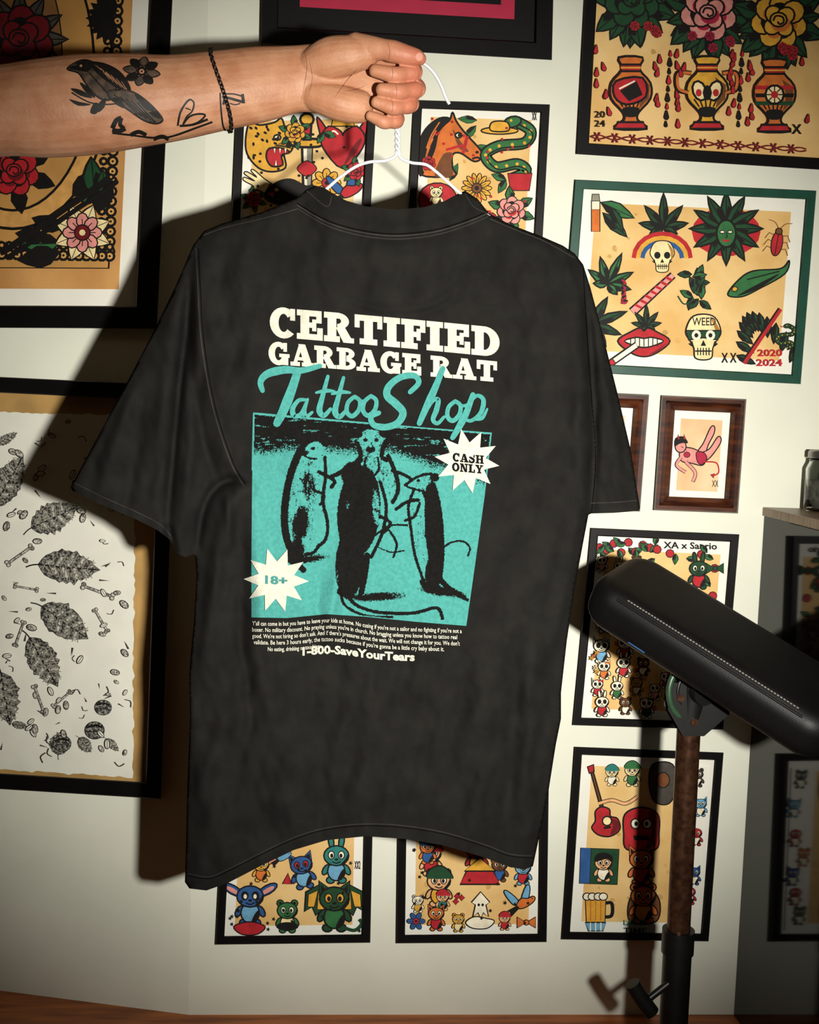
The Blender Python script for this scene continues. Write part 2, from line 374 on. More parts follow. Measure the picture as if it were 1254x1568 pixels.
prism('ceiling',[(eL.x-.1,YB-.1),(XR+.1,YB-.1),(XR+.1,YW+.6),(eL.x-.1,eL.y+.3)],ZT,ZT+.05,wall_m)

pB=Vector((0,YW,0)); nB=Vector((0,-1,0))
MB=lambda u,v,o: hit(u,v,pB+nB*o,nB)
ML=lambda u,v,o: hit(u,v,cL+nL*o,nL)
blackf=mat('black_frame','#0b0a0a',.4,.2,20,spec=.2)
greenf=mat('green_frame','#0c4334',.4,.15,30)
woodf=mat('walnut_frame','#56280f',.35,.4,15,col2='#2b1108',stretch=(1,1,6))
matw=mat('mat_board','#e9e6da',.8,.03,20)
paper=mat('aged_paper','#e3bf80',.7,.2,12,col2='#d5a963',detail=8)
paperp=mat('aged_paper_pinkish','#e8c39a',.7,.2,14,col2='#dcae80',detail=6)
speck=mat('paper_foxing','#c99f58',.8,.2,40)
def newframe(q,fm,fw,mw,pap,M=MB,dep=.022,wood_prof=False):
    a=Art(M,base=.0056)
    if wood_prof:
        frame(a,q,[(0,.0005),(0,dep*.7),(2,dep),(fw*.35,dep),(fw*.5,dep*.75),(fw*.7,dep*.85),(fw,dep*.5),(fw,.004)],fm)
    else: frame(a,q,[(0,.0005),(0,dep-.002),(1,dep),(fw-1.5,dep),(fw,dep-.003),(fw,.004)],fm)
    q1=insetq(q,fw-1)
    quadat(a,q1,matw,.0045)
    q2=insetq(q,[fw+w for w in (mw if isinstance(mw,(list,tuple)) else [mw]*4)])
    quadat(a,q2,pap,.0052)
    if pap is paper: # tea-stain patches along the paper
        for k in range(14):
            s_,t_=random.uniform(.06,.94),random.uniform(.06,.94)
            x=(q2[0][0]*(1-s_)+q2[1][0]*s_)*(1-t_)+(q2[3][0]*(1-s_)+q2[2][0]*s_)*t_; y=(q2[0][1]*(1-s_)+q2[1][1]*s_)*(1-t_)+(q2[3][1]*(1-s_)+q2[2][1]*s_)*t_
            r_=random.uniform(2,5); a.at(x,y,1); a.sm([(r_*random.uniform(.6,1.2)*math.cos(j),r_*random.uniform(.6,1.2)*math.sin(j)) for j in (0,1,2,3,4,5)],speck,0,3)
    return a,q2
FN='framed_tattoo_flash'
# A top centre
crim=mat('crimson_print','#b0123c',.6,.1,20)
A0=[(404,-220),(852,-205),(845,92),(399,66)]
a,q=newframe(A0,blackf,26,0,mat('black_print','#0b0b0b',.5,.1,20,spec=.2),dep=.03)
frame(a,insetq(A0,26),[(33,.0056),(33,.007),(54,.007),(54,.0056)],crim)
a.obj('framed_band_poster')
# B top right
a,q=newframe([(905,-175),(1292,-150),(1273,261),(883,236)],blackf,18,0,paper,dep=.028)
for i,(x,y,s_,c,c2) in enumerate(((968,2,48,'dgreen','dgreen'),(1085,20,50,'pink','wine'),(1193,32,50,'yellow','orange'))):
    a.at(x,y,s_); a.lw=.06
    for an in range(0,190,22): leaf(a,.3*math.cos(math.radians(an)),.5*math.sin(math.radians(an)),1.0,.24,an+random.uniform(-15,15),'dgreen')
    rose(a,c,c2,True,'dgreen')
    for k in range(5): a.at(x+random.uniform(-40,40),y+random.uniform(35,55),9,random.uniform(0,360)); rose(a,('red','wine','red')[i],'dred',False)
a.lw=.06
for i,(x,y) in enumerate(((966,142),(1083,142),(1186,146))): a.at(x,y,60); vase(a,('orange','yellow','orange')[i],'red',i)
for x0,x1 in ((1027,1020),(1137,1131)):
    for k in range(9):
        t=k/8; a.at(x0+(x1-x0)*t,82+t*108,8 if k%2 else 5.5); drop(a,'ink' if k%3 else 'red')
for k in range(38):
    x=random.choice([random.uniform(912,934),random.uniform(1000,1014),random.uniform(1036,1048),random.uniform(1116,1126),random.uniform(1145,1152),random.uniform(1224,1240)])
    a.at(x,random.uniform(70,190),8,random.uniform(-15,15)); drop(a,'red')
for ph in (0,math.pi):
    a.at(0,0,1); a.stroke([(905+3.4*i,209+.062*3.4*i+3*math.sin(i*.45+ph)) for i in range(98)],2,'dred')
for i in range(12):
    x=915+27*i; y=209+.062*(x-905); a.stroke([(x-4,y-7),(x+4,y+7)],2,'dred'); a.stroke([(x+4,y-7),(x-4,y+7)],2,'dred')
boxtext(a,'20',911,170,927,180); boxtext(a,'24',911,184,927,194); boxtext(a,'X',1213,190,1228,205)
a.obj(FN)
# C green frame
a,q=newframe([(881,275),(1250,292),(1226,588),(858,568)],greenf,14,[20,22,20,20],paper,dep=.026)
a.lw=.06
a.at(912,318,13); a.poly([(-.5,-.8),(.5,-.8),(.5,2.8),(-.5,2.8)],'white',.12); a.poly([(-.5,.2),(.5,.2),(.5,2.8),(-.5,2.8)],'orange',.12); a.poly([(-.4,-1.6),(.4,-1.6),(.5,-.8),(-.5,-.8)],'grey',.12)
a.at(940,330,36,15); leaf(a,-.7,-.4,1.6,.3,10,'green'); leaf(a,-.5,.0,1.5,.25,30,'dgreen'); leaf(a,-.2,-.3,1.2,.2,50,'dgreen')
a.at(1016,338,46); potleaf(a)
a.at(1014,392,30)
for k,c in enumerate(('red','yellow','blue')): a.stroke([((1.45-.22*k)*math.cos(t*.314),(.1-(1.25-.22*k)*math.sin(t*.314))) for t in range(11)],.22,c)
a.at(1014,392,25); skull(a)
a.at(1112,355,50); a.ell(0,0,1.05,.75,'red',0)
for an in range(0,360,30): leaf(a,0,-.1,1.15,.17,an-90,'dgreen')
a.ell(0,.05,.3,.42,'green',.07); a.ell(-.12,0,.08,.05,'white',.03,n=6); a.ell(.12,0,.08,.05,'white',.03,n=6); a.cur([(-.1,.24),(0,.28),(.1,.24)],.06,'red'); a.cur([(0,.02),(.03,.15),(-.03,.16)],.03)
a.at(1190,370,26,10); bug(a)
a.at(935,425,44,25); potleaf(a,'green')
a.at(960,440,5); 
for k in range(5): a.at(950+k*3,428+k*8,9,30*k); leaf(a,0,0,1.4,.4,40,'wine')
a.at(999,449,42,-42); a.poly([(-1,-.13),(1,-.1),(1,.12),(-1,.17)],'pink',.06)
for x in(-.8,-.55,-.3,-.05,.2,.45,.7): a.poly([(x,-.12),(x+.1,-.12),(x+.2,.13),(x+.1,.13)],'red')
a.at(1068,438,25)
for k in range(16): leaf(a,random.uniform(-.4,.4),random.uniform(-.9,.9),.9,.22,random.uniform(0,360),'green' if k%2 else 'dgreen')
a.cur([(-.2,.8),(-.8,1.1),(-1.2,.6)],.08,'dgreen')
a.at(1152,432,32,-18); a.sm([(-1.3,.2),(-.6,-.3),(.2,-.5),(1.5,-.2),(2,-.45),(1.6,.1),(.2,.4),(-.7,.5)],'green',.07); a.sm([(-.9,.4),(0,.2),(1.4,0),(.2,.38)],'ink',0,3); a.ell(-.9,.05,.14,.12,'yellow',.05,n=8); a.stroke([(-.2,-.2),(1.4,-.1)],.06)
a.at(918,492,48,70); potleaf(a)
a.at(990,492,28); potleaf(a)
a.at(986,522,40); lips(a); a.at(955,542,30,-35); a.poly([(-.8,-.15),(.8,-.15),(.8,.15),(-.8,.15)],'white',.08); a.poly([(-.9,-.15),(-.6,-.15),(-.6,.15),(-.9,.15)],'red',.06)
a.at(1077,515,36); skull(a,'cream','dgreen'); boxtext(a,'WEED',1060,486,1096,498)
a.at(1155,492,42,-25)
for k in range(12): leaf(a,-1.1+.2*k,-.4+.05*(k-5)**2,.75,.13,50+k*8,'dgreen')
a.at(1168,515,50,-58); a.stroke([(-1,-.05),(1,.02)],.12,'red'); a.stroke([(-1,-.12),(1,-.04)],.04,'ink')
boxtext(a,'X X',1105,540,1128,555); boxtext(a,'2020',1160,535,1198,545,'red',.03); boxtext(a,'2024',1158,550,1198,560,'red',.03)
a.at(1203,515,18,0); snake(a,'dgreen')
a.obj(FN)
# D/E wooden
a,q=newframe([(1013,605),(1143,611),(1130,786),(1001,781)],woodf,22,[12,12,10,10],paperp,dep=.03,wood_prof=True)
a.lw=.06
# reclining pin-up devil girl with legs raised
a.at(1068,696,36)
a.sm([(.0,-.1),(.25,-.5),(.55,-1.15),(.72,-1.2),(.7,-.9),(.45,-.4),(.3,.1),(.1,.3)],'pink',.05)
a.sm([(.05,.0),(.5,-.25),(.85,-.75),(1.0,-.7),(.95,-.45),(.6,.05),(.3,.3),(.1,.35)],'pink',.05)
a.sm([(-.75,-.25),(-.35,-.3),(.05,-.15),(.35,.15),(.2,.45),(-.3,.35),(-.7,.25)],'pink',.05)
a.sm([(-.05,-.1),(.25,-.1),(.4,.15),(.2,.42),(.0,.3)],'wine',.04,3)
a.ell(-.45,.0,.14,.12,'wine',.03,n=8)
a.cur([(-.7,.1),(-.9,.45),(-.5,.75)],.15,'ink'); a.cur([(-.7,.1),(-.88,.45),(-.5,.75)],.1,'pink')
a.cur([(-.5,.3),(-.1,.75),(-.2,1.15)],.16,'ink'); a.cur([(-.5,.3),(-.1,.75),(-.2,1.13)],.11,'pink')
a.ell(-.72,-.35,.24,.26,'pink',.05,n=12); a.sm([(-.98,-.35),(-.95,-.7),(-.6,-.78),(-.4,-.5),(-.62,-.5),(-.8,-.45)],'ink',0,3)
for s_ in (-.85,-.6): a.poly([(s_,-.66),(s_+.1,-.66),(s_+.02,-.88)],'red',.03)
a.cur([(.3,.3),(.8,.35),(.9,.75),(.65,.9)],.06,'red'); a.poly([(.55,.85),(.72,.8),(.68,1.0)],'red',.03)
a.cur([(-.7,-.35),(-.6,-.3)],.03); boxtext(a,'XX',1090,735,1100,745)
a.obj('framed_pinup_print')
a,q=newframe([(866,598),(994,604),(980,783),(853,777)],woodf,22,[12,12,10,10],paperp,dep=.03,wood_prof=True)
a.at(925,690,30); critter(a,'pink'); a.obj('framed_pinup_print')
# F
a,q=newframe([(905,808),(1132,818),(1107,1117),(877,1110)],blackf,12,[20,14,14,14],paper)
for k in range(44):
    t=k/43
    if k<26: x,y=918+ 92*k/25,838+8*math.sin(k*.9)
    elif k<32: x,y=1010+ (k-26)*16,850+5*math.sin(k*2)
    else: x,y=1096-(k-32)*1.4+4*math.sin(k*2),856+(k-32)*14
    a.at(x,y,9); a.lw=.12
    if k%3==0: a.ell(0,0,.7,.7,'red',.14,n=9)
    else: leaf(a,-.8,0,1.9,.5,random.uniform(0,360),'green')
boxtext(a,'XA x Sanrio',1016,829,1098,839,'ink',.02,2)
a.lw=.08
a.at(1070,878,24); critter(a,'dgreen','red','bunny','white'); a.at(1095,870,13); bow(a,'dgreen')
chars=[(922,862,13,'pink'),(948,870,13,'red'),(975,862,12,'green'),(925,905,15,'red'),(960,900,15,'blue'),(1000,900,14,'pink'),(926,950,19,'lblue'),(962,945,17,'red'),(998,955,17,'yellow'),
 (921,995,20,'lblue'),(957,990,19,'red'),(987,985,14,'pink'),(925,1025,15,'orange'),(955,1020,17,'red'),(985,1020,15,'lblue'),(915,1052,14,'red'),(945,1055,15,'green'),(975,1050,15,'yellow'),(1003,1058,14,'pink'),
 (922,1080,17,'red'),(958,1080,14,'green'),(990,1082,17,'dgreen'),(1060,930,18,'red'),(1085,960,17,'pink'),(1060,1000,18,'lblue'),(1085,1040,17,'red'),(1050,1075,16,'green'),(1020,1040,14,'red')]
for i,(x,y,s_,c) in enumerate(chars):
    a.at(x,y,s_)
    if i%3==0: kitty(a,c)
    elif i%3==1: critter(a,'white',c,'bunny','ink','ink')
    else: critter(a,c if i%2 else 'brown','white','round')
for k in range(20): 
    a.at(random.uniform(905,1010),random.uniform(900,1095),4); flower(a,5,random.choice(['yellow','red','white']))
a.obj(FN)
# G
a,q=newframe([(880,1143),(1108,1152),(1085,1441),(860,1438)],blackf,12,[16,16,16,16],paper)
a.lw=.065
a.at(924,1235,36); guitar(a)
a.at(937,1187,16); critter(a,'cream','white','none',hat='teal'); a.at(968,1185,19); critter(a,'cream','green','none',hat='green')
a.at(950,1217,26); a.cur([(-1.3,.5),(-.5,.3),(.3,.5),(1,.1)],.24,'ink'); a.cur([(-1.3,.5),(-.5,.3),(.3,.5),(1,.1)],.16,'skin')
a.at(982,1268,36); a.sm([(-.7,-.6),(0,-.9),(.7,-.6),(.75,.2),(.6,.9),(-.6,.9),(-.75,.2)],'red',.07); a.sm([(.3,-.7),(.7,-.5),(.72,.2),(.55,.85),(.2,.8),(.45,.1)],'dred',0,3); a.ell(-.25,-.2,.2,.22,'white',.06,n=10); a.ell(.25,-.2,.2,.22,'white',.06,n=10); a.ell(-.22,-.2,.08,.1,'ink',n=8); a.ell(.22,-.2,.08,.1,'ink',n=8); a.poly([(-.35,.3),(.35,.3),(.3,.5),(-.3,.5)],'ink')
a.at(1015,1200,30); a.sm([(-.5,-1),(.5,-1),(.7,.2),(.3,1),(-.4,.9),(-.7,0)],'dgrey',.07); a.ell(0,-.2,.35,.4,'brown',.06,n=10)
a.at(0,0,1); a.poly([(889,1298),(948,1300),(945,1354),(887,1352)],'dgreen',1.5); a.poly([(889,1298),(905,1298),(903,1352),(887,1352)],'blue',1)
a.at(924,1328,22); critter(a,'skin','white','none'); a.sm([(-.6,-.4),(-.5,-.9),(.1,-1.05),(.6,-.8),(.6,-.35),(.2,-.6)],'ink',0)
a.at(982,1325,30); critter(a,'orange','red','point'); a.at(985,1382,32); a.sm([(-.6,.9),(-.7,0),(-.3,-.7),(0,-.9),(.4,-.7),(.8,0),(.6,.9)],'brown',.07); critter(a,'orange','yellow','round')
a.at(912,1388,26); mug(a); a.at(912,1417,16); a.poly([(-1,-.3),(1,-.3),(.7,.5),(-.7,.5)],'lblue',.1)
for x in(-.5,0,.5): a.stroke([(x,-.3),(x,.5)],.12,'white')
a.at(0,0,1); a.poly([(1046,1172),(1084,1174),(1064,1424),(1030,1422)],matw)
for i,(x,y,c) in enumerate(((1068,1190,'dgrey'),(1073,1235,'lblue'),(1066,1280,'red'),(1050,1310,'orange'),(1063,1340,'blue'),(1056,1370,'red'),(1046,1400,'green'))):
    a.at(x,y,15); critter(a,c,'white',('round','point','none')[i%3])
boxtext(a,'LATTE',955,1408,990,1416,'teal'); boxtext(a,'TIME',955,1420,990,1428)
a.obj(FN)
# H
a,q=newframe([(611,1150),(841,1153),(837,1442),(607,1444)],blackf,13,[14,15,15,15],paper)
a.lw=.07
for x,y,s_,c,h in ((660,1315,26,'skin','red'),(655,1303,20,'orange','blue'),(672,1358,30,'skin','dgreen'),(730,1310,26,'red','red'),(790,1305,22,'white','green'),(801,1335,20,'lblue',None),(765,1330,20,'brown','brown')):
    a.at(x,y,s_); critter(a,c,random.choice(['red','blue','yellow']),'round',hat=h)
a.at(735,1340,34); a.poly([(-.9,.4),(-.6,-.2),(.6,-.2),(.9,.4)],'red',.08); a.poly([(-.7,-.2),(0,-.8),(.7,-.2)],'yellow',.08)
a.at(640,1383,14); critter(a,'white','yellow','round'); a.at(678,1378,16); critter(a,'skin','teal','none',hat='red')
for x,y in ((700,1372),(698,1380),(707,1374)): a.at(x,y,5); star(a,4,1,.6,'red',.15)
a.at(736,1385,20); a.poly([(0,-1),(.7,-.2),(.4,0),(.6,.9),(.2,.6),(0,1),(-.2,.6),(-.6,.9),(-.4,0),(-.7,-.2)],'white',.1); a.ell(-.15,0,.1,.12,'ink',n=8); a.ell(.15,0,.1,.12,'ink',n=8)
a.at(798,1380,24); swallow(a,'lblue','orange')
a.at(668,1405,20); critter(a,'orange','red','point'); a.at(637,1410,14); flower(a,6,'blue','red')
a.at(735,1412,22); a.sm([(-1,0),(-.4,-.4),(.4,-.3),(1,-.1),(.5,.4),(-.5,.4)],'white',.08); a.at(773,1410,14); critter(a,'skin','red','none',hat='red'); a.at(806,1412,14); bow(a,'orange'); a.at(702,1412,15); critter(a,'yellow','cream','round')
for k in range(26): a.at(random.uniform(632,815),random.uniform(1300,1415),3.2); star(a,5,1,.45,'ink',0)
a.obj(FN)
# I
a,q=newframe([(345,1148),(573,1150),(567,1443),(330,1446)],blackf,13,[14,15,15,15],paper)
a.at(383,1383,34); critter(a,'blue','lblue','long','ink','white'); a.at(382,1418,24); a.sm([(-1,0),(0,-.3),(1,0),(.5,.5),(-.5,.5)],'red',.08)
a.at(463,1333,28,-10); critter(a,'blue','lblue','point','red','ink'); a.poly([(-.8,0),(-1.2,.5),(-.7,.6)],'red',.08)
a.at(515,1320,32); critter(a,'teal','lblue','bunny','white'); 
a.at(440,1402,26); critter(a,'green','cream','round','white','ink'); a.at(440,1418,19); a.ell(0,0,.9,.35,'ink',0)
a.at(512,1388,38); dragon(a)
a.at(400,1330,20); critter(a,'yellow','orange','long'); a.at(430,1310,18); swallow(a,'blue','lblue')
for k in range(30): a.at(random.uniform(352,552),random.uniform(1310,1425),3.5); star(a,5,1,.42,'ink',0)
boxtext(a,'XX2',543,1318,552,1330)
a.obj(FN)
# J
a,q=newframe([(634,153),(842,160),(826,455),(618,450)],blackf,13,[12,14,14,14],paper)
a.lw=.06
for k,(x,y) in enumerate(((650,245),(664,256),(724,206),(716,188),(650,222),(690,262),(735,222))): a.at(x,y,15,k*55); leaf(a,-1,0,2,.4,20,'green')
a.at(688,222,50); horse(a)
a.at(656,250,13); rose(a,'red','dred',False)
a.at(778,228,46); snake(a,'green'); a.at(765,200,22); a.ell(0,0,1.3,.25,'yellow',.1); a.sm([(-.6,0),(-.5,-.6),(.5,-.6),(.6,0)],'yellow',.1)
a.at(795,272,22); a.poly([(-.8,-.3),(.9,-.3),(.7,.9),(-.6,.9)],'red',.08); a.at(775,275,20); leaf(a,0,0,1.2,.3,200,'green'); leaf(a,0,0,1.2,.3,120,'green')
a.at(730,288,23); flower(a,14,'yellow','brown',1,.16)
a.at(670,305,28); a.ell(0,0,1.05,.9,'red',.07); a.at(668,300,16); critter(a,'cream','cream','round')
a.at(783,322,25); rose(a,'pink','red'); a.at(740,345,24); heart(a,'red'); a.at(800,380,24); tiger(a)
for k in range(30): a.at(random.uniform(652,815),random.uniform(180,330),2.2); a.ell(0,0,1,1,'red',n=6)
boxtext(a,'XX',815,172,822,184)
a.obj(FN)
# K
a,q=newframe([(362,160),(577,153),(560,455),(350,457)],blackf,13,[14,14,14,14],paper)
a.at(412,223,42); tiger(a); a.at(470,235,58); dagger(a); a.at(470,258,15); a.sm([(-1,0),(0,-.8),(1,0),(0,.8)],'red',.1)
a.at(525,222,36)
for s_ in(-1,1): a.sm([(.5*s_,-.3),(1.1*s_,-1.2),(.9*s_,-.2),(.7*s_,.3)],'red',.07)
a.poly([(-.5,-.8),(-.3,-1.6),(0,-1),(.25,-1.7),(.5,-.8)],'yellow',.07); heart(a,'red')
a.at(395,280,26,-60); hand_m(a); a.at(388,305,14); rose(a,'red','dred',True)
a.at(445,292,36); a.sm([(-1.1,.3),(-.7,-.3),(0,-.5),(.7,-.2),(1.2,-.4),(.8,.3),(.3,.4),(-.3,.6)],'ink',.05); a.ell(-.6,-.05,.1,.08,'yellow',n=6); a.poly([(-1,.1),(-.7,.05),(-.75,.3)],'red',.04)
a.at(500,280,22); flower(a,8,'yellow','red'); a.at(530,290,28); swallow(a); a.at(545,262,16); rose(a)
a.at(452,203,18); rose(a,'yellow','orange',True); a.at(496,203,14); leaf(a,0,0,1.4,.4,20,'green'); leaf(a,0,0,1.4,.4,120,'green')
for k in range(28): a.at(random.uniform(385,550),random.uniform(190,330),2.2); a.ell(0,0,1,1,'ink',n=6)
a.obj(FN)
# L  (left wall, mandala print)
tanp=mat('tan_print','#cf9a5a',.7,.15,8,col2='#b98347',detail=6)
LQ=[(-190,-170),(272,-165),(240,503),(-165,501)]
a,q=newframe(LQ,blackf,34,[26,27,26,26],tanp,ML,dep=.03)
a.lw=.05
a.at(0,0,1); bq=insetq(LQ,[80,78,92,70]); a.poly(bq,mat('print_gold','#c08c48',.7,.15,10),3)
a.at(20,100,1); 
a.stroke([(math.cos(t*.105)*(152),math.sin(t*.105)*(250)) for t in range(60)],5,'ink',True)
a.stroke([(math.cos(t*.105)*(138),math.sin(t*.105)*(236)) for t in range(60)],24,'tan',True)
a.stroke([(math.cos(t*.105)*(124),math.sin(t*.105)*(222)) for t in range(60)],4,'ink',True)
a.at(-10,80,1); a.ell(0,0,105,190,mat('print_brown','#8c5f30',.7,.2,10),2,n=40)
a.at(30,60,60); 
for an in range(0,360,30): leaf(a,0,0,1.25,.24,an,'dgrey')
rose(a,'dred','maroon',False)
a.at(22,262,44); rose(a,'red','dred',True,'ink'); a.at(-20,190,50); rose(a,'dgrey','ink',True,'dgrey')
for (x0,y0,x1,y1,n) in ((183,-60,168,385,30),(168,392,-80,388,22)):
    for i in range(n):
        t=i/(n-1); x=x0+(x1-x0)*t; y=y0+(y1-y0)*t
        a.at(x,y,9); a.ell(0,0,1,1,'ink',n=10); a.ell(0,0,.55,.55,'tan',n=8); a.ell(0,0,.22,.22,'ink',n=6)
        a.at(x-(14 if x0==183 else 0),y-(0 if x0==183 else 14),7); a.ell(0,0,1,1,'ink',n=8); a.ell(0,0,.4,.4,'tan',n=6)
a.at(172,28,36)
for an in range(90,280,18): leaf(a,0,0,1.1,.2,an,'ink')
for x,y,L,an,c in ((128,315,56,-62,'green'),(150,325,62,-75,'ink'),(112,300,54,-45,'ink'),(145,300,60,-95,'dgreen'),(92,372,60,178,'green'),(95,350,48,200,'ink'),(90,388,62,170,'ink'),(70,365,46,190,'ink'),(158,300,40,-90,'dgreen')):
    a.at(x,y,L); leaf(a,0,0,1,.26,an,c)
a.lw=.05
for i in range(8): a.at(126,356,36); leaf(a,0,0,1.25,.4,i*45+22,'cream',False)
a.lw=.06; a.at(126,356,35); flower(a,8,'pink','red',.85,.26); a.ell(0,0,.34,.34,'dred',.06); a.ell(0,0,.14,.14,'cream',n=8)
for i in range(60):
    t=i/59; x=5+165*t; y=385-30*math.sin(t*3)-110*t*t
    if (x-126)**2+(y-356)**2>1600: a.at(x,y,5.5); a.ell(0,0,1,1,'ink',n=8); a.ell(0,0,.35,.35,'tan',n=6); a.at(x+8,y+8,4); a.ell(0,0,1,1,'ink',n=7)
a.obj('framed_mandala_print')
# M  (left wall, botanical print)
gm=mat('gilt_mat','#b08a50',.6,.2,12)
a,q=newframe([(-190,568),(268,590),(246,1223),(-175,1197)],blackf,24,[0,0,0,0],gm,ML,dep=.032)
rag=mat('rag_paper','#dcdacd',.85,.05,14)
eng=mat('engraving_leaf','#1d1b19',.8,.2,230,col2='#8b887e',detail=6,lo=.44,hi=.6); engl=mat('engraving_light','#57544d',.8,.2,260,col2='#c2bfb3',detail=6,lo=.42,hi=.58)
edge=[];x=-140
while x<203: edge.append((x,631+.02*x+random.uniform(-1.5,1.5))); x+=7
y=636
while y<1183: edge.append((208-(y-636)*.009+random.uniform(-2,2),y)); y+=7
x=203
while x>-140: edge.append((x,1184+.055*(x-100)+random.uniform(-2,2))); x-=7
a.at(0,0,1); a.poly(edge,rag)
def bleaf(x,y,L,w,an):
    a.at(x,y,L,an); pts=[(-1,0)]
    ws=[w*math.sin(math.pi*(i/16)**.85)**.75*(1+.07*(-1)**i)*random.uniform(.88,1.06) for i in range(1,16)]
    for i in range(1,16): pts.append((-1+2*i/16,-ws[i-1]))
    pts.append((1.08,0))
    for i in range(15,0,-1): pts.append((-1+2*i/16,ws[i-1]*random.uniform(.9,1.05)))
    a.poly(pts,eng,.02); a.cur([(-1.4,.12),(-1,0),(0,.03),(.95,0)],.045,'ink')
    for i in range(9):
        t=-.8+.18*i; ww=w*.85*math.sin(math.pi*(t+1)/2)**.7
        a.stroke([(t,0),(t+.2,-ww)],.03,'grey'); a.stroke([(t,0),(t+.2,ww)],.03,'grey')
        if i%2: a.poly([(t+.05,.02),(t+.16,.02),(t+.3,ww*.8),(t+.2,ww*.85)],engl)
        else: a.poly([(t+.05,-.02),(t+.14,-.02),(t+.28,-ww*.8),(t+.2,-ww*.85)],engl)
for x,y,L,w,an in ((12,738,44,.5,-60),(82,792,38,.62,-25),(104,868,46,.55,5),(98,952,42,.6,35),(66,1012,42,.55,60),(8,1068,40,.55,80),(10,672,18,.4,-30),(92,1138,18,.9,-80),(130,1140,14,.7,50),(30,1110,12,.5,10),(172,1140,13,.5,45)):
    bleaf(x,y,L,w,an)
for x,y,r in ((158,1083,13),(145,1118,15),(95,1138,14)):
    a.at(x,y,r); a.ell(0,0,1,.9,eng,.06); a.cur([(-.8,-.3),(0,-.5),(.8,-.3)],.2,'ink'); a.cur([(-.8,.2),(0,.1),(.8,.3)],.08,'ink')
def bone(x,y,L,an):
    a.at(x,y,L,an); a.stroke([(-.8,0),(.8,0)],.17,'dgrey'); a.stroke([(-.8,0),(.8,0)],.1,engl)
    for s_ in(-1,1):
        for t in(-1,1): a.ell(.85*s_,.1*t,.12,.11,engl,.04,n=8,ocol='dgrey')
for x,y,L,an in ((30,850,26,-35),(150,905,28,20),(155,950,22,60),(40,900,20,10),(60,1070,24,70),(30,970,22,-70),(95,1070,20,-40),(150,750,22,70)): bone(x,y,L,an)
for k in range(150):
    x,y=random.uniform(0,198),random.uniform(645,1172)
    if any((x-p[0])**2+(y-p[1])**2<1700 for p in ((12,738),(82,792),(104,868),(98,952),(66,1012),(8,1068))): continue
    a.at(x,y,random.uniform(4,8),random.uniform(0,360)); t=k%4
    if t==0: a.cur([(-1,.3),(0,-.4),(1,.3)],.18,'dgrey')
    elif t==1: a.ell(0,0,1,.6,engl,.15,n=10)
    elif t==2: a.ell(0,0,1,.5,rag,.15,n=10); a.stroke([(-1,0),(1,0)],.12)
    else: a.poly([(-1,-.15),(1,0),(-1,.2)],'dgrey')
a.obj('framed_botanical_print')

# ---------------------------------------------------------------- shirt
OUT=[ # (x,y,closed-edge?)
(496,287,0),(482,284,1),(468,291,1),(455,303,1),(400,325,1),(340,342,1),(312,354,1),(296,375,1),(268,440,1),(238,502,1),(200,575,1),(150,668,1),(108,746,1),
(112,752,0),(150,770,0),(205,793,0),(242,812,0),(260,826,0),(270,846,0),(284,853,0),(296,848,0),
(299,852,1),(301,880,1),(297,950,1),(290,1030,1),(291,1100,1),(287,1200,1),(285,1290,1),(283,1350,1),
(290,1360,0),(316,1363,0),(350,1351,0),(400,1325,0),(450,1301,0),(500,1286,0),(560,1280,0),(620,1284,0),(680,1294,0),(740,1312,0),(780,1327,0),(803,1331,0),(816,1326,1),
(828,1270,1),(840,1210,1),(851,1140,1),(859,1100,1),(859,1060,1),(868,980,1),(880,900,1),(893,830,1),(901,788,1),
(905,786,0),(940,785,0),(978,782,0),(980,778,1),(966,690,1),(945,600,1),(920,500,1),(904,440,1),(893,405,1),(880,388,1),(862,376,1),(830,362,1),(780,343,1),(748,326,1),(732,305,1),(712,292,1),
(700,297,0),(680,308,0),(650,317,0),(605,321,0),(560,316,0),(530,307,0),(508,295,0)]
oc=[(p[0],p[1]) for p in OUT]
segs=[]
for i in range(len(OUT)):
    p,q_=OUT[i],OUT[(i+1)%len(OUT)]
    if p[2] : segs.append((p[0],p[1],q_[0],q_[1]))
def sd(px,py,s):
    x0,y0,x1,y1=s; dx,dy=x1-x0,y1-y0; l=dx*dx+dy*dy
    t=max(0,min(1,((px-x0)*dx+(py-y0)*dy)/l)) if l else 0
    return math.hypot(px-x0-dx*t,py-y0-dy*t),t
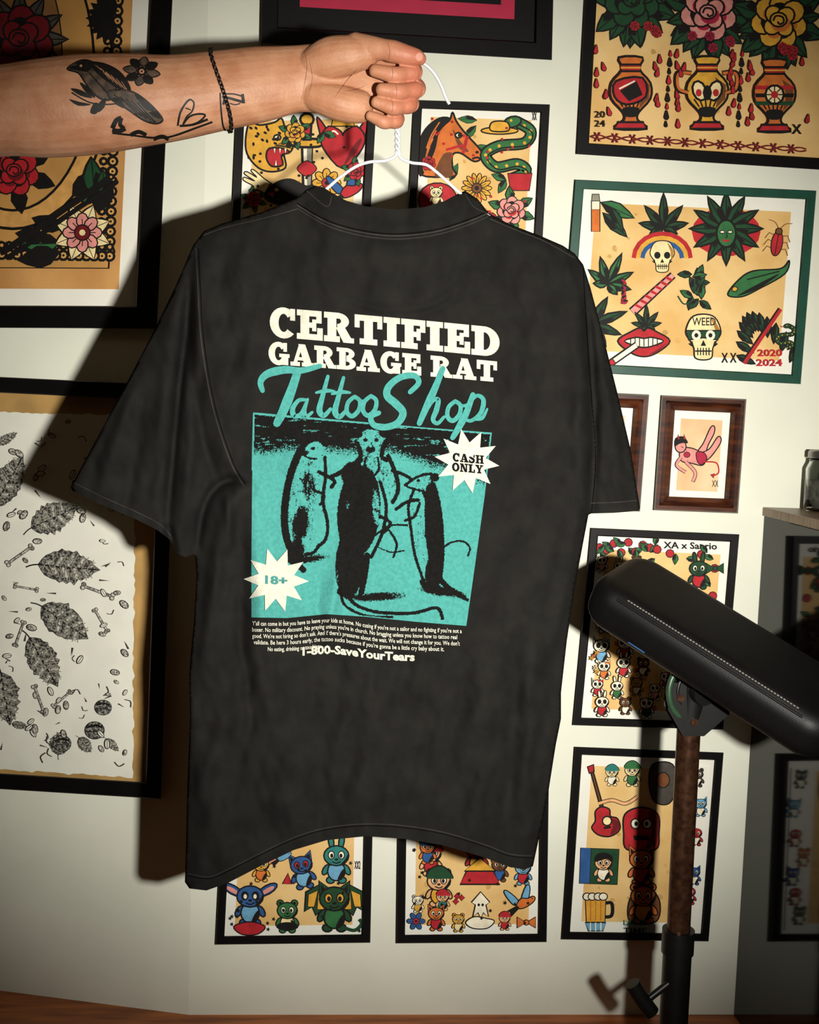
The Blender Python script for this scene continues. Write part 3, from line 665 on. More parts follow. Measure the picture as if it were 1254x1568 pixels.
FOLDS=[ # polyline, amp m (+ toward camera), width px
([(306,385),(304,440),(310,520),(328,620),(352,705),(378,745)],.012,12),
([(294,385),(288,450),(290,520),(300,620),(318,700),(338,742)],-.012,9),
([(292,430),(280,540),(270,640),(262,730),(256,805)],-.022,7),
([(305,440),(298,560),(290,680),(284,800)],.014,12),
([(270,440),(255,560),(246,680),(238,790)],.010,12),
([(382,738),(350,735),(325,752),(308,790),(302,850)],-.020,7),
([(398,740),(366,756),(340,810),(326,900),(316,1000)],.018,15),
([(345,748),(352,800),(350,850)],.010,7),
([(365,775),(372,860),(368,960),(380,1050),(384,1120)],-.013,11),
([(388,760),(400,900),(396,1000),(412,1090)],.009,14),
([(300,1050),(340,1150),(400,1250),(430,1300)],-.008,24),
([(290,1150),(330,1250),(350,1340)],.010,20),
([(440,1010),(430,1120),(440,1280)],.009,26),
([(480,1040),(490,1150),(500,1275)],-.010,22),
([(560,1050),(570,1150),(560,1270)],.010,30),
([(660,1040),(650,1150),(655,1290)],-.009,26),
([(745,1000),(735,1150),(725,1300)],.013,22),
([(790,980),(785,1150),(775,1320)],-.012,16),
([(820,900),(815,1050),(806,1200),(800,1325)],.009,15),
([(895,415),(902,500),(908,600),(910,700),(904,785)],-.020,8),
([(872,400),(878,500),(886,640),(888,780)],.012,13),
([(925,540),(942,680),(950,780)],.010,13),
([(200,600),(170,700),(160,770)],.011,16),
([(225,590),(205,700),(190,785)],-.010,13),
([(140,700),(175,715),(240,745)],.004,12),
([(492,428),(510,450),(560,468),(610,474),(660,466),(690,448),(705,430)],.004,6),
([(500,440),(560,478),(610,484),(668,474),(700,448)],-.003,6),
([(497,985),(518,960),(508,940),(514,900),(520,860)],.007,8),
([(480,1010),(494,970),(486,930),(492,880)],-.007,8),
([(470,330),(440,420),(420,520)],-.005,20),
([(740,340),(775,430),(790,560),(800,700)],-.008,22),
([(820,420),(835,560),(838,760)],.008,24),
([(400,345),(380,450),(395,600),(390,700)],.006,18),
([(256,800),(263,830),(270,850)],-.022,6),
([(455,325),(500,345),(550,360),(605,366),(665,360),(715,346),(750,331)],-.003,5),
([(460,306),(500,330),(550,345),(605,350),(665,345),(715,330),(745,314)],.004,9),
]
FS=[]
for pl,am,w in FOLDS:
    c=catmull(pl,False,3); FS.append(([(c[i][0],c[i][1],c[i+1][0],c[i+1][1]) for i in range(len(c)-1)],am,w,min(p[0] for p in c)-3*w,max(p[0] for p in c)+3*w,min(p[1] for p in c)-3*w,max(p[1] for p in c)+3*w,len(c)-1))
DC={}
def D(u,v):
    k=(round(u,2),round(v,2))
    if k in DC: return DC[k]
    d=min(sd(u,v,s)[0] for s in segs)
    h=.026*(1-math.exp(-d/26)); e=min(1,d/16)
    fo=0
    for sg,am,w,xa,xb,ya,yb,n in FS:
        if u<xa or u>xb or v<ya or v>yb: continue
        best=1e9;bt=0
        for i,s in enumerate(sg):
            q_,t=sd(u,v,s)
            if q_<best: best=q_;bt=(i+t)/n
        fo+=am*math.exp(-(best/w)**2)*min(1,4*bt+.1,4*(1-bt)+.25)
    f1=max(0,min(1,(u-375)/20,(770-u)/20,(v-450)/20,(1010-v)/20)); inpr=1.25-.8*f1
    # slanted, drape-following wrinkles
    nz=noise.noise(Vector((u/70,v/110,3)))*.010+(noise.noise(Vector(((u+.25*v)/24,v/70,9)))*.0055+noise.noise(Vector(((u-.3*v)/13,v/34,5)))*.0016)*inpr
    r=h+e*(fo+nz); r=max(r,-.012); DC[k]=r; return r
def inside(u,v,poly):
    c=False;n=len(poly);j=n-1
    for i in range(n):
        xi,yi=poly[i];xj,yj=poly[j]
        if (yi>v)!=(yj>v) and u<(xj-xi)*(v-yi)/(yj-yi)+xi: c=not c
        j=i
    return c
bo=[]
for i in range(len(oc)):
    p,q_=oc[i],oc[(i+1)%len(oc)]; L=math.hypot(q_[0]-p[0],q_[1]-p[1]); n=max(1,int(L/4.4))
    for j in range(n): bo.append((p[0]+(q_[0]-p[0])*j/n,p[1]+(q_[1]-p[1])*j/n))
pts=[Vector(p) for p in bo]; SP=4.0
cseg=[(*oc[i],*oc[(i+1)%len(oc)]) for i in range(len(oc))]
y=284;row=0
while y<1365:
    x=105+(row%2)*SP/2
    while x<983:
        if inside(x,y,oc) and min(sd(x,y,s)[0] for s in cseg)>2.5: pts.append(Vector((x,y)))
        x+=SP
    y+=SP*.87;row+=1
r=delaunay_2d_cdt(pts,[],[list(range(len(bo)))],1,1e-4)
cv,cf=r[0],r[2]
shirt_m=mat('washed_black_cotton','#1e1d1b',.95,.25,26,bump=.5,bscale=1300,col2='#181716',spec=.04,detail=10)
V=[];nb=len(cv)
for p in cv: V.append(aty(p.x,p.y,YS-D(p.x,p.y)))
for p in cv:
    d=min(sd(p.x,p.y,s)[0] for s in segs); V.append(aty(p.x,p.y,YS+.0005+.022*(1-math.exp(-d/26))))
Fc=[]
for f in cf:
    Fc.append(list(f)); Fc.append([i+nb for i in reversed(f)])
me=bpy.data.meshes.new('t_shirt'); me.from_pydata([tuple(v) for v in V],[],Fc); me.materials.append(shirt_m)
me.polygons.foreach_set('use_smooth',[True]*len(me.polygons)); me.update()
shirt=bpy.data.objects.new('fabric',me); sc.collection.objects.link(shirt)
bm=bmesh.new(); bm.from_mesh(me); bmesh.ops.remove_doubles(bm,verts=bm.verts,dist=.0006); bmesh.ops.recalc_face_normals(bm,faces=bm.faces); bm.to_mesh(me); bm.free()
tee=bpy.data.objects.new('t_shirt',None); sc.collection.objects.link(tee); shirt.parent=tee
# fast lookup of the cloth surface in the print area
GX0,GY0,GS=368.0,450.0,2.5; NX,NY=int((786-GX0)/GS)+2,int((1024-GY0)/GS)+2
GD=[[D(GX0+i*GS,GY0+j*GS) for i in range(NX)] for j in range(NY)]
def DG(u,v):
    x=(u-GX0)/GS;y=(v-GY0)/GS
    if x<0 or y<0 or x>=NX-1 or y>=NY-1: return D(u,v)
    i,j=int(x),int(y);fx,fy=x-i,y-j
    return (GD[j][i]*(1-fx)+GD[j][i+1]*fx)*(1-fy)+(GD[j+1][i]*(1-fx)+GD[j+1][i+1]*fx)*fy
MS=lambda u,v,o: aty(u,v,YS-DG(u,v)-o)
seam=mat('seam_highlight','#34322f',.95,.2,60,spec=.05); seamd=mat('seam_shadow','#080808',.95,.2,60,spec=.02)  # highlight and shade along the seams painted as paler and darker lines
s=Art(MS,base=.0006,inc=3e-5,maxedge=8); s.at(0,0,1)
def seamline(p,w=1.6,m=seam,n=6): s.stroke(catmull(p,False,n),w,m)
sea=[(455,314),(500,340),(550,355),(605,361),(665,355),(715,340),(748,326)]
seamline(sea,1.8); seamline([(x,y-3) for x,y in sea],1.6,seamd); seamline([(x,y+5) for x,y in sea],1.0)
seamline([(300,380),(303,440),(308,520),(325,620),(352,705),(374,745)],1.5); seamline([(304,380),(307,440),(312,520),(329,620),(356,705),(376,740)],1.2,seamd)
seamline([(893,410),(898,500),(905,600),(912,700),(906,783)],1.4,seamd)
seamline([(312,360),(345,348),(400,335),(455,320)],1.3); seamline([(750,335),(790,352),(835,370),(880,395)],1.3)
seamline([(114,739),(158,761),(210,784),(247,804),(266,827)],1.0)
seamline([(905,770),(940,769),(975,766)],1.0)
seamline([(288,1337),(320,1342),(350,1330),(400,1305),(450,1282),(500,1267),(560,1261),(620,1264),(680,1274),(740,1292),(780,1307),(815,1310)],1.0)
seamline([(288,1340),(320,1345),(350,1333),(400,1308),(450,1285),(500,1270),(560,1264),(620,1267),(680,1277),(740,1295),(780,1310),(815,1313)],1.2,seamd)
seamline([(470,292),(500,316),(508,300)],1.3); seamline([(712,296),(725,316),(745,326)],1.3)
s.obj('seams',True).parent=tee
# ---- print
WHT=mat('print_white','#b3b1a3',.9,.05,150,col2='#a5a396',spec=.1); TEAL=mat('print_teal','#40857f',.9,.08,200,col2='#387973',spec=.1)
BLK=mat('print_black','#131211',.95,.2,200,spec=.05)
p=Art(MS,base=.0011,inc=2.5e-5,maxedge=6)
panel=[(388,632),(480,640),(570,648),(660,656),(753,663),(742,760),(728,860),(714,958),(640,952),(560,944),(500,940),(440,946),(385,945),(385,850),(386,740)]
p.poly(panel,TEAL)
# halftone raster of the rat photograph -> tiny black cells lying on the teal panel
CS=.9; xs=np.arange(386,752,CS); ys=np.arange(633,956,CS); X,Y=np.meshgrid(xs,ys); rng=np.random.default_rng(3)
def smn(sx,sy):
    hN,wN=X.shape; a_=rng.random((int(hN/sy)+3,int(wN/sx)+3)); yy=np.arange(hN)/sy; xx=np.arange(wN)/sx
    i=yy.astype(int)[:,None]; j=xx.astype(int)[None,:]; fy=(yy-yy.astype(int))[:,None]; fx=(xx-xx.astype(int))[None,:]
    return (a_[i,j]*(1-fx)+a_[i,j+1]*fx)*(1-fy)+(a_[i+1,j]*(1-fx)+a_[i+1,j+1]*fx)*fy
bnd=692+np.clip(X-600,0,None)*.38+10*(smn(30,30)-.5)
st_=smn(22,3.5)*.6+smn(9,2)*.4
T_=np.clip((bnd-Y)/34+.35,0,1)*np.where(Y<bnd-12, 1.12-.7*np.clip((st_-.56)*5,0,1),1.0)
T_=np.maximum(T_,.015)
def blob(cx,cy,rx,ry,val,rot=0,soft=.22,tex=0):
    global T_
    r_=math.radians(rot); dx,dy=X-cx,Y-cy; a_=(dx*math.cos(r_)+dy*math.sin(r_))/rx; b_=(-dx*math.sin(r_)+dy*math.cos(r_))/ry
    d=np.sqrt(a_*a_+b_*b_); w=np.clip((1-d)/soft,0,1); v=val+ (tex*(fur-.5) if tex else 0); T_=T_*(1-w)+v*w
def lineb(pl,wd,val,n=8):
    global T_
    c=catmull(pl,False,n); best=np.full(X.shape,1e9)
    for i in range(len(c)-1):
        x0,y0=c[i];x1,y1=c[i+1];dx,dy=x1-x0,y1-y0;l=dx*dx+dy*dy+1e-9
        t=np.clip(((X-x0)*dx+(Y-y0)*dy)/l,0,1); best=np.minimum(best,np.hypot(X-x0-dx*t,Y-y0-dy*t))
    w=np.clip((wd/2-best)/1.6+.5,0,1); T_=T_*(1-w)+val*w
fur=smn(3,7)*.6+smn(2,3)*.4
# ground shadows
blob(575,913,60,9,.9,-3,.6); blob(678,905,44,10,.95,8,.6); blob(468,856,44,8,.9,-8,.6); blob(600,835,36,4,.25,5,.9)
# left rat
blob(469,775,31,74,.2,6,.12,.8); blob(470,712,20,30,.22,14,.2,.7)
lineb([(480,672),(462,686),(448,715),(439,750),(435,790),(439,825),(452,858)],11,1.1)
blob(472,742,13,26,.75,0,.5,.8); blob(460,802,15,32,1.1,8,.5,.3); blob(487,796,9,30,.08,0,.5,.5); blob(452,845,15,22,1.1,10,.35)
lineb([(497,700),(498,730),(494,765),(501,800),(498,825),(486,836)],5,1.05); lineb([(455,850),(455,862),(464,872)],9,1.1); lineb([(488,834),(480,845),(468,848)],5,1.05)
blob(482,689,17,15,.15,0,.2,.5); blob(497,677,6.5,7,1.1); blob(467,693,7,4,.7,-20); blob(479,686,3.4,2.8,1.1); lineb([(463,695),(472,700),(484,702)],2.4,1.05); lineb([(468,680),(482,672),(494,674)],4,1.05)
lineb([(488,722),(500,728),(512,736),(507,745)],5.5,1.1); lineb([(480,750),(496,758),(490,772)],4,1)
# centre rats
blob(572,718,31,30,.3,0,.15,.8); blob(598,738,12,34,.25,-12,.3,.8); lineb([(594,698),(606,725),(609,750),(601,768)],6,1.1)
blob(567,673,22,18,.25,0,.15,.6); blob(547,663,8.5,8,1.1); blob(588,662,8.5,8,1.1); blob(567,687,8,6,.9); blob(559,673,3.6,3.2,1.1); blob(576,673,3.6,3.2,1.1); blob(567,664,5,8,.05,0,.5); blob(567,682,3,3,.1,0,.6)
lineb([(547,678),(552,697),(545,706)],6,1.1); lineb([(588,678),(584,697),(592,704)],6,1.1); lineb([(560,700),(558,715),(566,724)],3,.9); lineb([(578,700),(580,716),(574,726)],3,.9)
lineb([(552,704),(538,712),(522,722),(506,730)],7,1.1); lineb([(600,720),(620,727),(634,737)],5,1.05)
blob(549,782,34,72,1.15,5,.08,.1); blob(535,862,23,56,1.15,3,.12,.1); blob(540,726,20,22,1.1,0,.2)
blob(575,776,8,40,.3,-3,.5,.8); blob(531,770,6,30,.7,6,.8,.8); lineb([(582,738),(591,775),(585,815),(568,852)],5,1.1)
lineb([(582,790),(597,800),(588,814)],5,1.1); lineb([(562,850),(558,880),(553,906)],9,1.1); blob(528,905,14,9,1.1)
lineb([(575,818),(592,806),(605,803),(630,802),(648,790)],3.2,1); lineb([(596,812),(607,832),(602,852)],3.6,1); lineb([(580,838),(600,845),(618,842)],2.6,.8)
# right rat
blob(646,800,23,70,.18,-3,.12,.8); blob(665,812,15,84,1.15,-4,.12,.1); blob(662,880,13,30,1.1,0,.2)
blob(644,737,18,11,.2,-18,.15,.6); blob(665,730,8,7,1.1); lineb([(620,742),(634,732),(648,726),(660,725)],4,1.1); blob(640,735,3,2.6,1.1); lineb([(622,744),(636,749),(648,751)],3,1)
lineb([(634,748),(625,775),(629,810),(635,850),(648,888)],4.2,1.05); lineb([(648,752),(656,780),(652,820)],5,.95); lineb([(640,765),(622,768),(606,779)],5,1.1); lineb([(642,770),(634,790),(620,796)],4,1)
lineb([(646,890),(655,903),(670,899)],8,1.1)
# tails
lineb([(530,900),(540,922),(575,936),(630,938),(668,930),(677,946)],5,1.1); lineb([(520,900),(528,926),(560,942),(600,944)],4,1.1)
lineb([(662,880),(680,895),(700,910),(716,918)],5,1.1); lineb([(668,876),(688,898),(712,913)],3.6,1.05); lineb([(676,840),(690,830),(708,828),(719,838),(716,850)],2.8,1.05)
th=rng.random(X.shape)*.55+smn(2.2,2.2)*.45; th=.08+.84*th
dark=(T_>th)
ptop=632+.0836*(X-388)+2.2; plft=np.interp(Y,[632,740,850,945],[389.5,387.5,386.5,386.5]); prgt=np.interp(Y,[663,760,860,958],[751,740.5,726.5,712.5])
pbot=np.interp(X,[385,440,500,560,640,714],[944,945,939,943,951,956])
dark&=(Y>ptop)&(Y<pbot-CS)&(X>plft)&(X<prgt-CS)
p.base+=.0004; off=p.layer(); mi=p.mid(BLK); vc={}
def pv(x,y):
    k=(round(x,2),round(y,2))
    if k not in vc: vc[k]=len(p.v); p.v.append(MS(x,y,off))
    return vc[k]
for j in range(dark.shape[0]):
    row=dark[j]; i=0; y0=ys[j]; y1=y0+CS
    while i<len(row):
        if row[i]:
            k=i
            while k<len(row) and row[k] and k-i<6: k+=1
            p.f.append([pv(xs[i],y0),pv(xs[i],y1),pv(xs[i]+CS*(k-i),y1),pv(xs[i]+CS*(k-i),y0)]); p.mi.append(mi); i=k
        else: i+=1
p.base+=.0003
p.at(0,0,1)
p.stroke([(388,632),(480,640),(570,648),(660,656),(753,663)],1.6,TEAL); p.stroke([(388,632),(386.5,690),(386,720)],1.4,TEAL); p.stroke([(752,663),(745,730)],1.4,TEAL)
# slab glyphs
def rc(x0,y0,x1,y1): return [(x0,y0),(x1,y0),(x1,y1),(x0,y1)]
def ann(cx,cy,ro,rh,ri,rhi,a0,a1,n=14):
    o=[];q_=[]
    for i in range(n+1):
        t=math.radians(a0+(a1-a0)*i/n); o.append((cx+ro*math.cos(t),cy+rh*math.sin(t))); q_.append((cx+ri*math.cos(t),cy+rhi*math.sin(t)))
    return o+q_[::-1]
ST=lambda: [rc(.12,0,.42,1)]
def sst(P,w):
    c=catmull(P,False,5);L=[];R_=[]
    for i in range(len(c)):
        a_=c[max(0,i-1)];b_=c[min(len(c)-1,i+1)];dx,dy=b_[0]-a_[0],b_[1]-a_[1];l=math.hypot(dx,dy)
        t=i/(len(c)-1); ww=w*(.62+.38*math.sin(math.pi*t))/2
        L.append((c[i][0]-dy/l*ww,c[i][1]+dx/l*ww));R_.append((c[i][0]+dy/l*ww,c[i][1]-dx/l*ww))
    return L+R_[::-1]
G={
'I':(.56,[rc(.12,0,.44,1),rc(0,0,.56,.2),rc(0,.8,.56,1)]),
'E':(.88,ST()+[rc(0,0,.86,.2),rc(0,.8,.84,1),rc(.66,.58,.84,1),rc(.69,0,.88,.42),rc(.3,.41,.62,.59),rc(.52,.3,.66,.7)]),
'F':(.82,ST()+[rc(0,0,.56,.2),rc(0,.8,.82,1),rc(.64,.58,.82,1),rc(.3,.41,.62,.59),rc(.52,.3,.66,.7)]),
'T':(.94,[rc(.32,0,.62,1),rc(0,.8,.94,1),rc(0,.56,.17,1),rc(.77,.56,.94,1),rc(.17,0,.77,.2)]),
'C':(.88,[ann(.47,.5,.47,.53,.17,.31,38,318,18),rc(.69,.6,.86,1.0)]),
'G':(.98,[ann(.47,.5,.47,.53,.17,.31,38,340,18),rc(.69,.6,.86,1.0),rc(.5,.34,.98,.5),rc(.64,.0,.92,.45)]),
'D':(.96,ST()+[rc(0,0,.5,.2),rc(0,.8,.5,1),ann(.44,.5,.52,.5,.2,.3,-90,90)]),
'O':(.96,[ann(.48,.5,.48,.53,.18,.31,0,359.9,22)]),
'B':(.88,ST()+[rc(0,0,.5,.18),rc(0,.82,.5,1),ann(.45,.74,.38,.26,.12,.09,-90,90),ann(.45,.28,.44,.28,.16,.1,-90,90)]),
'R':(1.0,ST()+[rc(0,0,.54,.2),rc(0,.8,.5,1),ann(.45,.72,.4,.28,.13,.1,-90,90),[(.40,.5),(.72,.5),(.92,.17),(1.02,.17),(1.02,0),(.66,0)]]),
'A':(1.06,[[(.12,.1),(.29,.1),(.58,1),(.40,1)],[(.36,1),(.68,1),(1.0,.1),(.64,.1)],rc(.28,.26,.74,.41),rc(0,0,.44,.18),rc(.53,0,1.08,.18)]),
'S':(.8,[sst([(.7,.72),(.6,.88),(.4,.93),(.2,.84),(.18,.66),(.4,.54),(.6,.42),(.62,.22),(.45,.08),(.22,.1),(.1,.28)],.29),rc(.6,.62,.74,1),rc(.02,0,.16,.38)]),
'H':(1.06,[rc(.12,0,.4,1),rc(.66,0,.94,1),rc(.3,.42,.8,.58),rc(0,0,.5,.16),rc(0,.84,.5,1),rc(.56,0,1.06,.16),rc(.56,.84,1.06,1)]),
'N':(1.04,[rc(.12,0,.3,1),rc(.74,0,.92,1),[(.1,1),(.42,1),(.92,0),(.62,0)],rc(0,0,.44,.15),rc(0,.85,.4,1),rc(.6,.85,1.04,1)]),
'L':(.84,ST()+[rc(0,0,.84,.17),rc(0,.84,.54,1),rc(.68,0,.84,.42)]),
'Y':(1.0,[rc(.36,0,.64,.5),[(.06,.9),(.4,.9),(.64,.42),(.4,.4)],[(.68,.9),(.86,.9),(.62,.4),(.46,.42)],rc(0,.84,.46,1),rc(.58,.84,1.0,1),rc(.24,0,.76,.16)]),
' ':(.35,[])}
def slab(txt,xl,xr,top,bot,m):
    tot=sum(G[c][0] for c in txt)+.04*(len(txt)-1); k=(xr-xl)/tot; x=0
    for c in txt:
        w,ps=G[c]
        for q_ in ps:
            P=[]
            for (gx,gy) in q_:
                X_=xl+(x+gx)*k; P.append((X_,bot(X_)+(top(X_)-bot(X_))*gy))
            p.poly(P,m,raw=True)
        x+=w+.04
slab('CERTIFIED',413,765,lambda x:470+.080*(x-413)+.00003*(x-413)**2,lambda x:515+.080*(x-413)+.00003*(x-413)**2,WHT)
slab('GARBAGE RAT',411,761,lambda x:523+.080*(x-413)+.00002*(x-413)**2,lambda x:557+.073*(x-413)+.00002*(x-413)**2,WHT)
def br(P,w=8,n=6,tp=.45):
    w*=1.3
    c=catmull(P,False,n); p.stroke(c,w,TEAL,taper=tp)
    for q_,k in ((c[0],1-tp),(c[-1],1-tp)): p.ell(q_[0],q_[1],w*k/2,w*k/2,TEAL,n=8)
br([(402,598),(399,584),(410,572),(436,566),(462,567),(490,560)],10); br([(456,568),(446,598),(434,628),(424,648)],12,tp=.25)
def sa(x,y): br([(x+10,y-12),(x-1,y-11),(x-10,y+2),(x-7,y+13),(x+3,y+9),(x+11,y-8)],6.5); br([(x+13,y-13),(x+8,y+4),(x+10,y+14),(x+20,y+7)],6)
sa(458,624)
for x,y in ((493,606),(517,608)): br([(x+9,y-30),(x+1,y),(x-4,y+22),(x+3,y+30),(x+13,y+20)],7.5); br([(x-9,y-5),(x+6,y-8),(x+19,y-7)],5)
def so(x,y,c=True):
    P=[(x+2,y-15),(x-8,y-6),(x-10,y+8),(x-2,y+15),(x+8,y+6),(x+10,y-8),(x+2,y-15)]; br(P,5.6,tp=.15)
    if c: br([(x+8,y-10),(x+16,y-8),(x+24,y-12)],4)
so(541,622); so(566,621,False)
br([(628,600),(641,586),(634,575),(612,578),(595,592),(593,606),(606,618),(617,632),(608,648),(588,654),(572,650),(568,638),(580,632)],9.5,tp=.4)
br([(678,564),(666,594),(652,625),(642,648)],9,tp=.3); br([(650,634),(662,614),(671,612),(668,628),(663,642),(670,648),(680,638)],6.5)
so(695,629); br([(724,604),(714,632),(702,655),(693,670)],8.5,tp=.3); br([(716,622),(729,606),(740,612),(736,632),(721,644),(710,640)],6); br([(724,642),(738,640),(746,626)],4.5)
p.at(715,706,50,8); star(p,10,1,.58,WHT)
p.at(423,888,50,2); star(p,10,1,.57,WHT)
slab('CASH',693,741,lambda x:693+.09*(x-693),lambda x:706+.09*(x-693),BLK); slab('ONLY',692,740,lambda x:708+.09*(x-693),lambda x:721+.09*(x-693),BLK)
p.textm('18+',lambda x,y:(406+34*x,893-12*y+2*x),mat('print_teal_dark','#2c6d69',.85,.1,100),.04)
lines=["Y'all can come in but you have to leave your kids at home. No cusing if you're not a sailor and no fighting if you're not a",
"boxer. No military discount. No praying unless you're in church. No bragging unless you know how to tattoo real",
"good. We're not hiring so don't ask. And if there's pressures about the wait. We will not change it for you. We don't",
"validate. Be here 3 hours early, the tattoo sucks because if you're gonna be a little cry baby about it."]
def wy(x):
    t=(x-386)/322; return -9*math.exp(-((t-.38)/.16)**2)+ 12*t
for i,l in enumerate(lines):
    x0,x1=386+ (0 if i<3 else 2),(707,700,704,680)[i]; y0=957+i*9.6
    p.textm(l,lambda x,y:(x0+(x1-x0)*x,y0+wy(x0+(x1-x0)*x)-6.4*y),WHT,.015)
p.textm('No eating, drinking or touching.',lambda x,y:(410+80*x,y0+10+wy(410+80*x)-6.2*y),WHT,.015)
p.textm('1-800-SaveYourTears',lambda x,y:(463+172*x,1004+wy(463+172*x)*.8-12*y),WHT,.04)
p.obj('screen_print',True).parent=tee

# ---------------------------------------------------------------- hanger
def tube(name,P,r,m,res=6,cyc=False,order=True):
    cu=bpy.data.curves.new(name,'CURVE'); cu.dimensions='3D'; cu.bevel_depth=r if not isinstance(r,list) else 1; cu.bevel_resolution=res; cu.use_fill_caps=True
    sp=cu.splines.new('POLY'); sp.points.add(len(P)-1); sp.use_cyclic_u=cyc
    for i,q_ in enumerate(P):
        sp.points[i].co=(*q_,1); 
        if isinstance(r,list): sp.points[i].radius=r[i]
    cu.materials.append(m); o=bpy.data.objects.new(name,cu); sc.collection.objects.link(o); return o
def empty(n):
    o=bpy.data.objects.new(n,None); sc.collection.objects.link(o); return o
hang=empty('wire_hanger'); wire=mat('white_coated_wire','#c8c9cc',.35,.05,40)
YH=YS+.0
def hp(L,n=8,y=YH): 
    return [aty(q_[0],q_[1],y if len(q_)<3 else q_[2]) for q_ in catmull([(a_[0],a_[1],a_[2] if len(a_)>2 else y) for a_ in L],False,n)]
tube('hook',hp([(608,182,YH),(607,160,YH-.004),(606,130,YH-.006),(612,106,YH-.01),(630,92,YH-.012),(648,97,YH-.016),(663,110,YH-.014),(675,130,YH-.008),(682,148,YH-.004),(688,159,YH)]),.0025,wire).parent=hang
for ph in (0,math.pi):
    P=[]
    for i in range(70):
        t=i/69; c=aty(608+1*t,168+66*t,YH); an=ph+t*math.pi*7
        P.append(c+Vector((math.cos(an)*.0026,math.sin(an)*.0026,0)))
    tube('neck_twist',P,.0023,wire).parent=hang
tube('shoulder_left',hp([(608,232),(604,240),(590,246),(566,248),(545,255),(520,272),(496,292),(470,305),(400,340),(335,366)]),.0023,wire).parent=hang
tube('shoulder_right',hp([(610,232),(614,242),(630,249),(652,252),(668,263),(686,279),(706,297),(740,325),(800,362),(862,392)]),.0023,wire).parent=hang
tube('bar',hp([(335,366),(335,374),(350,378),(600,400),(850,408),(866,402),(862,392)]),.0019,wire).parent=hang

# ---------------------------------------------------------------- arm + hand
def limb(bm,P,n=20,sub=6):
    """P: (u,v,y,rv px,rd px) rings"""
    C=catmull(P,False,sub)
    cs=[aty(c[0],c[1],c[2]) for c in C]; rings=[]
    for i,c in enumerate(cs):
        t=(cs[min(i+1,len(cs)-1)]-cs[max(0,i-1)]).normalized()
        ref=Vector((0,1,0)) if abs(t.y)<.85 else Vector((0,0,1))
        e2=(ref-t*ref.dot(t)).normalized(); e1=t.cross(e2).normalized()
        if abs(t.y)>=.85: e1,e2=e2,e1
        k=C[i][2]/F
        rings.append((c,e1*C[i][3]*k,e2*C[i][4]*k,t))
    out=[]
    def ring(c,a_,b_): out.append([bm.verts.new(c+a_*math.cos(2*math.pi*j/n)+b_*math.sin(2*math.pi*j/n)) for j in range(n)])
    c,a_,b_,t=rings[0]; r0=a_.length
    for q_ in (80,60,40,20): ring(c-t*r0*.8*math.sin(math.radians(q_)),a_*math.cos(math.radians(q_)),b_*math.cos(math.radians(q_)))
    for c,a_,b_,t in rings: ring(c,a_,b_)
    r0=a_.length
    for q_ in (20,40,60,80): ring(c+t*r0*.8*math.sin(math.radians(q_)),a_*math.cos(math.radians(q_)),b_*math.cos(math.radians(q_)))
    for i in range(len(out)-1):
        for j in range(n): bm.faces.new((out[i][j],out[i][(j+1)%n],out[i+1][(j+1)%n],out[i+1][j]))
    bm.faces.new(out[0][::-1]); bm.faces.new(out[-1])
bm=bmesh.new(); B=YS+.018
limb(bm,[(-330,185,B-.02,74,66),(-200,182,B-.02,76,68),(-90,176,B-.02,70,64),(0,170,B-.02,64,60),(60,167,B-.02,69,62),(130,161,B-.018,71,62),(200,155,B-.016,67,58),(265,150,B-.012,61,51),(330,140,B-.008,57,44),(400,129,B-.004,54,36),(455,121,B,48,29),(500,121,B+.002,52,28),(545,126,B+.006,56,23),(580,130,B+.008,52,18),(600,134,B+.008,44,15)],28)
# flexor tendons at the wrist
limb(bm,[(330,134,B-.030,8,8),(400,124,B-.0235,6,6),(462,118,B-.019,5,5)],12); limb(bm,[(340,150,B-.028,8,8),(400,140,B-.0215,6,6),(458,134,B-.017,5,5)],12)
# thenar and hypothenar pads
limb(bm,[(478,100,B-.008,24,26),(505,90,B-.020,31,28),(536,84,B-.028,28,25),(562,82,B-.03,22,20)])
limb(bm,[(480,146,B-.006,22,24),(520,158,B-.014,26,24),(552,164,B-.012,24,20)])
# thumb
limb(bm,[(545,76,B-.026,25,22),(572,75,B-.036,18.5,17),(588,76,B-.040,15.5,15.5),(602,79,B-.043,16.5,16),(622,84,B-.045,14.5,14),(638,88,B-.043,12.5,12),(645,91,B-.041,9,9)])
def finger(mcp,r,pip,pipf,dip,tip):
    limb(bm,[(*mcp,r+1,r+1),((mcp[0]+pip[0])/2,(mcp[1]+pip[1])/2,(mcp[2]+pip[2])/2,r,r),(*pip,r+.3,r+.5),(*pipf,r-.6,r),((pipf[0]+dip[0])/2,(pipf[1]+dip[1])/2,(pipf[2]+dip[2])/2,r-1.8,r-1.5),(*dip,r-1.2,r-.6),((dip[0]+tip[0])/2,(dip[1]+tip[1])/2,(dip[2]+tip[2])/2,r-2.4,r-2),(*tip,r-4,r-4)],18,5)
finger((588,102,B+.008),13.5,(630,107,B-.010),(632,112,B-.030),(604,115,B-.046),(573,108,B-.046))
finger((592,126,B+.010),13.5,(636,133,B-.012),(636,138,B-.032),(609,141,B-.048),(583,137,B-.050))
finger((588,150,B+.008),12.5,(628,157,B-.012),(626,162,B-.030),(603,165,B-.044),(575,156,B-.044))
finger((580,168,B+.006),11.5,(608,181,B-.010),(606,186,B-.024),(588,187,B-.034),(566,177,B-.034))
me=bpy.data.meshes.new('arm'); bmesh.ops.recalc_face_normals(bm,faces=bm.faces); bm.to_mesh(me); bm.free()
